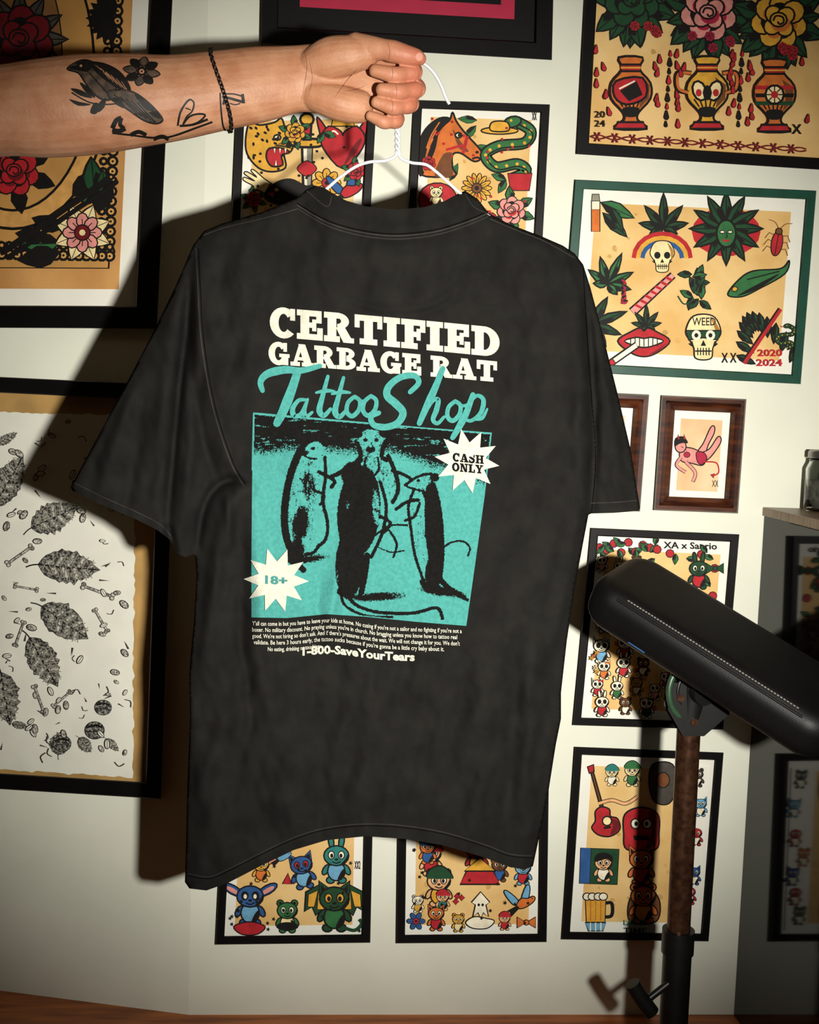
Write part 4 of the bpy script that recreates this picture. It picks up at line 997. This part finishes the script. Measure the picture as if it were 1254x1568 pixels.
def skinmat():
    m=mat('skin','#bb8868',.5,.12,30,bump=.3,bscale=240,col2='#aa7353',sss=.08,spec=.35,detail=6)
    nt=m.node_tree; b=nt.nodes['Principled BSDF']; l=b.inputs['Base Color'].links[0]; src=l.from_socket
    tc=nt.nodes.new('ShaderNodeTexCoord'); sx=nt.nodes.new('ShaderNodeSeparateXYZ'); nt.links.new(tc.outputs['Object'],sx.inputs[0])
    mr=nt.nodes.new('ShaderNodeMapRange'); mr.inputs[1].default_value=aty(560,120,YS).x; mr.inputs[2].default_value=aty(640,120,YS).x; mr.inputs[4].default_value=.65
    nt.links.new(sx.outputs['X'],mr.inputs[0])
    mx=nt.nodes.new('ShaderNodeMix'); mx.data_type='RGBA'; mx.inputs[7].default_value=(*lin('#b56350'),1)
    nt.links.new(mr.outputs[0],mx.inputs[0]); nt.links.new(src,mx.inputs[6]); nt.links.new(mx.outputs[2],b.inputs['Base Color']); return m
skin=skinmat(); me.materials.append(skin)
tmp=bpy.data.objects.new('tmp',me); sc.collection.objects.link(tmp)
rm=tmp.modifiers.new('r','REMESH'); rm.mode='VOXEL'; rm.voxel_size=.0015
smo=tmp.modifiers.new('s','SMOOTH'); smo.iterations=3; smo.factor=.5
bpy.context.view_layer.update(); dg=bpy.context.evaluated_depsgraph_get()
am=bpy.data.meshes.new_from_object(tmp.evaluated_get(dg)); am.name='skin'
bpy.data.objects.remove(tmp,do_unlink=True)
if not am.materials: am.materials.append(skin)
am.polygons.foreach_set('use_smooth',[True]*len(am.polygons)); am.update()
armo=bpy.data.objects.new('forearm_and_hand',am); sc.collection.objects.link(armo)
person=empty('person_arm'); armo.parent=person
bvh=BVHTree.FromPolygons([v.co.copy() for v in am.vertices],[tuple(pp.vertices) for pp in am.polygons])
def MA(u,v,o):
    d=rdir(u,v).normalized(); h=bvh.ray_cast(CAM,d)
    if h[0] is None: return aty(u,v,B-.02)
    return h[0]+h[1]*o
TK=mat('tattoo_ink','#161412',.55,.2,60,spec=.25); TG=mat('tattoo_shading','#37302a',.55,.2,90,col2='#5d4a3d',spec=.25)
t=Art(MA,base=.0004,inc=1.5e-5,maxedge=6); t.at(0,0,1); t.lw=1.2
def ts(P,m=TK,n=5): t.poly(catmull(P,True,n),m)
def tc_(P,w=1.8,n=5,tp=None): t.cur(P,w,TK,n,tp)
# swallow: head upper left, long wing folded down to the right
body=[(103,106),(116,96),(130,92),(146,97),(160,106),(172,120),(178,138),(170,152),(156,152),(142,142),(130,126),(120,112)]
ts(body,TG); t.stroke(catmull(body,True,4),2.6,TK,True)
ts([(106,105),(118,97),(132,93),(142,100),(134,110),(120,108)],TK,4); t.ell(124,101,2.2,2,skin,n=8)
for k in range(9): t.stroke([(134+k*4,108+k*4.5),(140+k*4,116+k*4.5)],1.6,TK)
wing=[(136,96),(156,96),(176,104),(190,116),(200,134),(198,142),(184,138),(168,128),(150,114)]
ts(wing,TK)
for k in range(6): t.cur([(146+k*8,100+k*5),(158+k*7,110+k*5.2),(168+k*6,122+k*4)],1.3,skin,4,.6)
tail=[(166,140),(186,138),(206,142),(226,156),(242,172),(249,184),(238,189),(220,184),(202,172),(184,160),(170,152)]
ts(tail,TG); t.stroke(catmull(tail,True,4),2.6,TK,True)
ts([(206,144),(224,154),(240,170),(246,182),(232,176),(216,160)],TK,4)
for k in range(5): tc_([(174+k*9,145+k*3),(194+k*8,159+k*4),(210+k*7,175+k*3)],2.0)
for P in ([(108,136),(124,138),(142,150),(124,147)],[(106,152),(122,156),(140,160),(120,162)],[(122,126),(138,136),(146,150),(132,142)],[(150,172),(150,160),(162,150),(160,164)],[(138,172),(144,158),(152,160),(148,174)],[(172,150),(184,152),(192,166),(178,160)]): ts(P,TK,3)
tc_([(110,142),(135,156),(158,160),(185,158)],2.2)
# flower
for i in range(8):
    an=i*.785+.2; c,s_=math.cos(an),math.sin(an); cx,cy=217,110
    P=[(cx+c*7,cy+s_*7),(cx+c*17-s_*7,cy+s_*15+c*6),(cx+c*29,cy+s_*22),(cx+c*17+s_*7,cy+s_*15-c*6)]
    ts(P,TK if i%2 else TG,3); t.stroke(catmull(P,True,3),1.8,TK,True)
t.ell(217,110,8,7,TK); t.ell(217,110,4,3.5,skin); t.ell(217,110,1.6,1.5,TK)
# branch, skulls and lighter motifs toward the wrist
for P,w in (([(172,203),(200,206),(235,210),(262,208),(300,195),(325,186)],3),([(172,196),(178,184),(186,180)],7),([(186,180),(184,190),(190,196)],6),([(172,198),(182,200),(192,196)],7),
 ([(200,206),(212,201),(224,206)],6),([(235,212),(248,208),(258,212)],6),([(272,192),(276,172),(286,156),(292,152)],3),([(292,152),(297,158),(294,170),(286,178),(280,190)],2.4),([(275,192),(295,190),(318,182)],3.4),([(280,190),(290,178),(304,174),(314,176),(304,186),(290,191)],2.8),([(284,165),(292,168)],2),
 ([(340,148),(350,150),(372,156)],4),([(337,142),(338,164),(341,190),(346,200)],2.4),([(342,144),(358,144),(372,148)],2.4),([(371,144),(373,158)],4.5),([(344,148),(342,160)],3.5),([(352,158),(360,160),(368,158)],1.8)):
    tc_(P,w)
t.obj('tattoo',True).parent=person
cr=mat('skin_crease','#7d4433',.6,.1,50)
k=Art(MA,base=.0003,inc=1e-5,maxedge=5); k.at(0,0,1)
nail=mat('finger_nail','#cf9482',.25,.05,50)
k.ell(642,87,5.5,6.5,nail,rot=10,n=14)
k.cur([(466,78),(470,100),(466,130),(460,160)],1.0,cr,taper=.8); k.cur([(474,92),(478,120),(472,148)],.8,cr,taper=.8)
k.cur([(548,104),(532,122),(512,150)],1.2,cr,taper=.8); k.cur([(562,130),(545,137),(526,140)],1.0,cr,taper=.8); k.cur([(594,66),(597,78),(595,92)],.9,cr,taper=.7)
for x,y in ((600,112),(606,139),(600,163)): k.cur([(x,y-9),(x+1.5,y),(x,y+9)],1.0,cr,taper=.7)
k.obj('creases_and_nails',True).parent=person
# bracelet
br_m=mat('bracelet_metal','#2c2926',.35,.2,80,metal=.7)
c0=aty(339,140,B-.008); ax=(aty(400,129,B-.004)-aty(300,144,B-.01)).normalized()
e2=(Vector((0,1,0))-ax*ax.y).normalized(); e1=ax.cross(e2).normalized()
bm=bmesh.new()
for i in range(60):
    an=2*math.pi*i/60; kk=B/F
    rr=Vector(e1*math.cos(an)*62*kk+e2*math.sin(an)*50*kk)
    h=bvh.ray_cast(c0+rr*2,-rr.normalized()); pos=c0+rr
    if h[0] is not None: pos=h[0]+rr.normalized()*.0028
    pos+=ax*(.003*math.sin(an*2)-.003*math.cos(an))
    tn=(-e1*math.sin(an)+e2*math.cos(an)).normalized()
    rot=Matrix((tn,ax,tn.cross(ax))).transposed().to_4x4() @ Matrix.Rotation(math.radians(45 if i%2 else -45),4,'X')
    M_=Matrix.Translation(pos)@rot
    ring=[];NR,NS=8,5
    for a_ in range(NR):
        ta=2*math.pi*a_/NR; rw=[]
        for b_ in range(NS):
            tb=2*math.pi*b_/NS; q_=Vector(((.0042+.0011*math.cos(tb))*math.cos(ta),(.0028+.0011*math.cos(tb))*math.sin(ta),.0011*math.sin(tb)))
            rw.append(bm.verts.new(M_@q_))
        ring.append(rw)
    for a_ in range(NR):
        for b_ in range(NS): bm.faces.new((ring[a_][b_],ring[(a_+1)%NR][b_],ring[(a_+1)%NR][(b_+1)%NS],ring[a_][(b_+1)%NS]))
me=bpy.data.meshes.new('chain_bracelet'); bm.to_mesh(me); bm.free(); me.materials.append(br_m)
me.polygons.foreach_set('use_smooth',[True]*len(me.polygons))
o=bpy.data.objects.new('chain_bracelet',me); sc.collection.objects.link(o); o.parent=person

# ---------------------------------------------------------------- armrest stand
YA=1.93
leather=mat('black_leather','#080707',.5,.2,30,bump=.12,bscale=420,spec=.25)
stand=empty('tattoo_armrest')
pA=aty(955,905,YA+.03); pB2=aty(1262,1098,YA-.16)
axx=(pB2-pA).normalized(); up=(Vector((0,-.30,.95))); up=(up-axx*up.dot(axx)).normalized(); sd_=up.cross(axx).normalized()
L=(pB2-pA).length+.07; Wd=.18; Th=.082
bm=bmesh.new(); bmesh.ops.create_cube(bm,size=1)
for v in bm.verts: v.co=Vector((v.co.x*L,v.co.y*Wd,v.co.z*Th))
bmesh.ops.bevel(bm,geom=[e for e in bm.edges if abs((e.verts[0].co-e.verts[1].co).normalized().z)>.9],offset=.05,segments=10,affect='EDGES',profile=.5)
bmesh.ops.bevel(bm,geom=[e for e in bm.edges if abs(e.verts[0].co.z-e.verts[1].co.z)<1e-5 and len(e.link_faces)==2 and abs(e.calc_face_angle(0))>1],offset=.030,segments=8,affect='EDGES',profile=.5)
Mx=Matrix((axx,sd_,up)).transposed().to_4x4(); Mx.translation=(pA+pB2)/2
bm.transform(Mx)
me=bpy.data.meshes.new('cushion'); bm.to_mesh(me); bm.free(); me.materials.append(leather)
me.polygons.foreach_set('use_smooth',[True]*len(me.polygons))
o=bpy.data.objects.new('cushion',me); sc.collection.objects.link(o); o.parent=stand
thread=mat('stitching','#7d7a72',.7,.1,80)
sgn=-1 if sd_.y>0 else 1
bm=bmesh.new()
for i in range(56):
    x=-L/2+.07+(L-.14)*i/55
    c=Mx@Vector((x,sgn*(Wd/2-.0138),Th/2-.0052)); c2=Mx@Vector((x+.0036,sgn*(Wd/2-.0138),Th/2-.0052))
    q_=up*.0010; w=sd_*.0008
    vs=[bm.verts.new(pp+d_) for pp in (c,c2) for d_ in (q_*1.2-w,q_*1.2+w,-q_+w,-q_-w)]
    for f in ((0,1,2,3),(7,6,5,4),(0,4,5,1),(1,5,6,2),(2,6,7,3),(3,7,4,0)): bm.faces.new([vs[j] for j in f])
me=bpy.data.meshes.new('stitches'); bm.to_mesh(me); bm.free(); me.materials.append(thread); o=bpy.data.objects.new('stitches',me); sc.collection.objects.link(o); o.parent=stand
tube('piping',[Mx@Vector((-L/2+.055+(L-.11)*i/20,sgn*(Wd/2-.0075),Th/2-.0105)) for i in range(21)],.0022,leather).parent=stand
YP=YA-.03
bronze=mat('bronze_pole','#5a3b2a',.3,.35,90,metal=.7,col2='#3a2418'); blkm=mat('black_metal','#121211',.4,.2,40,metal=.3); grn=mat('green_enamel','#26402a',.4,.2,40)
top=aty(1056,1085,YP); mid=aty(1038,1440,YP)
mid=Vector((top.x+(mid.x-top.x),top.y,mid.z))
tube('pole',[top,mid],.0195,bronze,12).parent=stand
low=Vector((mid.x+(mid.x-top.x)*.3,mid.y,.03))
tube('lower_sleeve',[mid+Vector((0,0,.01)),low],.024,blkm,12).parent=stand
tube('collar_ring',[mid+Vector((0,0,.02)),mid-Vector((0,0,.02))],.027,blkm,12).parent=stand
def disc(name,c,nrm,r,th,m): o_=tube(name,[c-nrm*th/2,c+nrm*th/2],r,m,16); o_.parent=stand; return o_
hub=aty(1066,1056,YP-.01); nx=Vector((.25,-.95,0)).normalized()
disc('ratchet_disc',hub+Vector((0,.02,.0)),nx,.05,.008,blkm)
P=[hub+(Vector((.95,.25,0))*math.cos(a_*.2)+Vector((0,0,1))*math.sin(a_*.2))*.052 for a_ in range(32)]
tube('ratchet_ring',P,.005,grn,4,True).parent=stand
P=[hub+Vector((0,-.002,0))+ (Vector((.95,.25,0))*math.cos(a_*.2)+Vector((0,0,1))*math.sin(a_*.2))*.036 for a_ in range(32)]
tube('ratchet_rim',P,.003,blkm,4,True).parent=stand
disc('hub_bolt',hub-nx*-.012,nx,.02,.03,blkm)
tube('hub_post',[hub+Vector((0,0,.05)),top-Vector((0,0,.01))],.024,blkm,10).parent=stand
pl=[hub+Vector((-.045,.0,.01)),hub+Vector((.045,.0,.01)),hub+Vector((.05,0,-.035)),hub+Vector((.012,0,-.07)),hub+Vector((-.02,0,-.07)),hub+Vector((-.045,0,-.03))]
o=simple('bracket',[q_+Vector((0,-.012,0)) for q_ in pl]+[q_+Vector((0,.012,0)) for q_ in pl],[[0,1,2,3,4,5],[11,10,9,8,7,6]]+[[i,(i+1)%6,6+(i+1)%6,6+i] for i in range(6)],blkm,.004); o.parent=stand
for b_ in ((-.03,-.01),(.03,-.012),(-.005,-.05)): disc('bolt_head',hub+Vector((b_[0],-.015,b_[1])),Vector((0,-1,0)),.006,.006,bronze)
tube('support_rail',[Mx@Vector((-L*.28,0,-Th/2-.004)),Mx@Vector((L*.3,0,-Th/2-.004))],.012,blkm,6).parent=stand
tube('blue_film_strip',[Mx@Vector((-L*.27,sgn*Wd*.475,-Th/2+.018)),Mx@Vector((-L*.2,sgn*Wd*.475,-Th/2+.018))],.0025,mat('blue_film','#28558f',.4,.1,30),3).parent=stand
kn=aty(985,1535,YP-.02)
tube('clamp_lever',[aty(1030,1500,YP-.01),kn],.006,blkm,6).parent=stand
tube('lever_knob',hp([(968,1505,YP-.02),(980,1525,YP-.02),(998,1550,YP-.02)],4),.013,blkm,8).parent=stand
for an in (0,1.2566,2.513,3.77,5.027):
    tube('foot',[low+Vector((0,0,.01)),Vector((low.x+.2*math.cos(an),low.y+.2*math.sin(an)-.0,.015))],.014,blkm,6).parent=stand

# ---------------------------------------------------------------- cabinet + jar
ct=aty(1170,776,YW); gl=mat('black_gloss_panel','#050505',.07,.2,20,spec=.15)
cab=empty('glossy_black_cabinet')
x0=ct.x; zc=ct.z
tw=mat('cabinet_top_wood','#8a6f4e',.4,.25,10,col2='#6b5238',stretch=(1,8,1))
o=prism('body',[(x0,YW-.003),(x0,1.0),(x0+.5,1.0),(x0+.5,YW-.003)],.0,zc-.018,gl,.002); o.parent=cab
o=prism('top',[(x0-.004,YW-.003),(x0-.004,.995),(x0+.505,.995),(x0+.505,YW-.003)],zc-.018,zc,tw,.002); o.parent=cab
for i in (0,1):
    o=prism('door_front',[(x0+.01+.245*i,1.0),(x0+.01+.245*i,.985),(x0+.245+.245*i,.985),(x0+.245+.245*i,1.0)],.05,zc-.03,gl,.002); o.parent=cab
def lathe(name,prof,c,m,n=28):
    V=[];Fc=[]
    for r_,z in prof:
        for j in range(n): V.append((c[0]+r_*math.cos(2*math.pi*j/n),c[1]+r_*math.sin(2*math.pi*j/n),c[2]+z))
    for i in range(len(prof)-1):
        for j in range(n): Fc.append([i*n+j,i*n+(j+1)%n,(i+1)*n+(j+1)%n,(i+1)*n+j])
    o=simple(name,V,Fc,m); o.data.polygons.foreach_set('use_smooth',[True]*len(Fc)); return o
glass=mat('jar_glass','#dfe6e2',.03,.02,20,trans=1.0)
jar=empty('glass_jar'); jc=aty(1260,768,YW-.07); jc=Vector((jc.x,jc.y,zc+.0005))
lathe('jar_body',[(.0,.0),(.034,.0),(.037,.004),(.037,.085),(.031,.098),(.031,.105),(.028,.105),(.028,.097),(.034,.084),(.034,.006),(0,.005)],jc,glass).parent=jar
lathe('jar_lid',[(0,.106),(.033,.106),(.034,.108),(.034,.118),(.031,.122),(0,.122)],jc,mat('jar_lid_metal','#8d8c88',.3,.1,30,metal=.9)).parent=jar
lathe('jar_contents',[(0,.007),(.033,.007),(.033,.06),(0,.062)],jc,mat('cotton_swabs','#77706a',.8,.4,120)).parent=jar

# ---------------------------------------------------------------- light
ld=bpy.data.lights.new('camera_flash','SPOT'); ld.energy=375; ld.spot_size=math.radians(62); ld.spot_blend=1.0; ld.shadow_soft_size=.026; ld.color=(1,.975,.89)
lo=bpy.data.objects.new('camera_flash',ld); sc.collection.objects.link(lo)
lo.location=CAM+R@Vector((.30,-.04,0)); 
tgt=aty(660,740,YW); lo.rotation_euler=(tgt-lo.location).to_track_quat('-Z','Y').to_euler()
w=bpy.data.worlds.new('world'); sc.world=w; w.use_nodes=True
w.node_tree.nodes['Background'].inputs[0].default_value=(.9,.75,.55,1); w.node_tree.nodes['Background'].inputs[1].default_value=.04
ra=bpy.data.lights.new('room_lamp','AREA'); ra.energy=1.5; ra.size=.8; ra.color=(1,.78,.5)
ro=bpy.data.objects.new('room_lamp',ra); sc.collection.objects.link(ro); ro.location=(.2,.6,ZT-.05)
sc.view_settings.view_transform='Standard'; sc.view_settings.look='None'
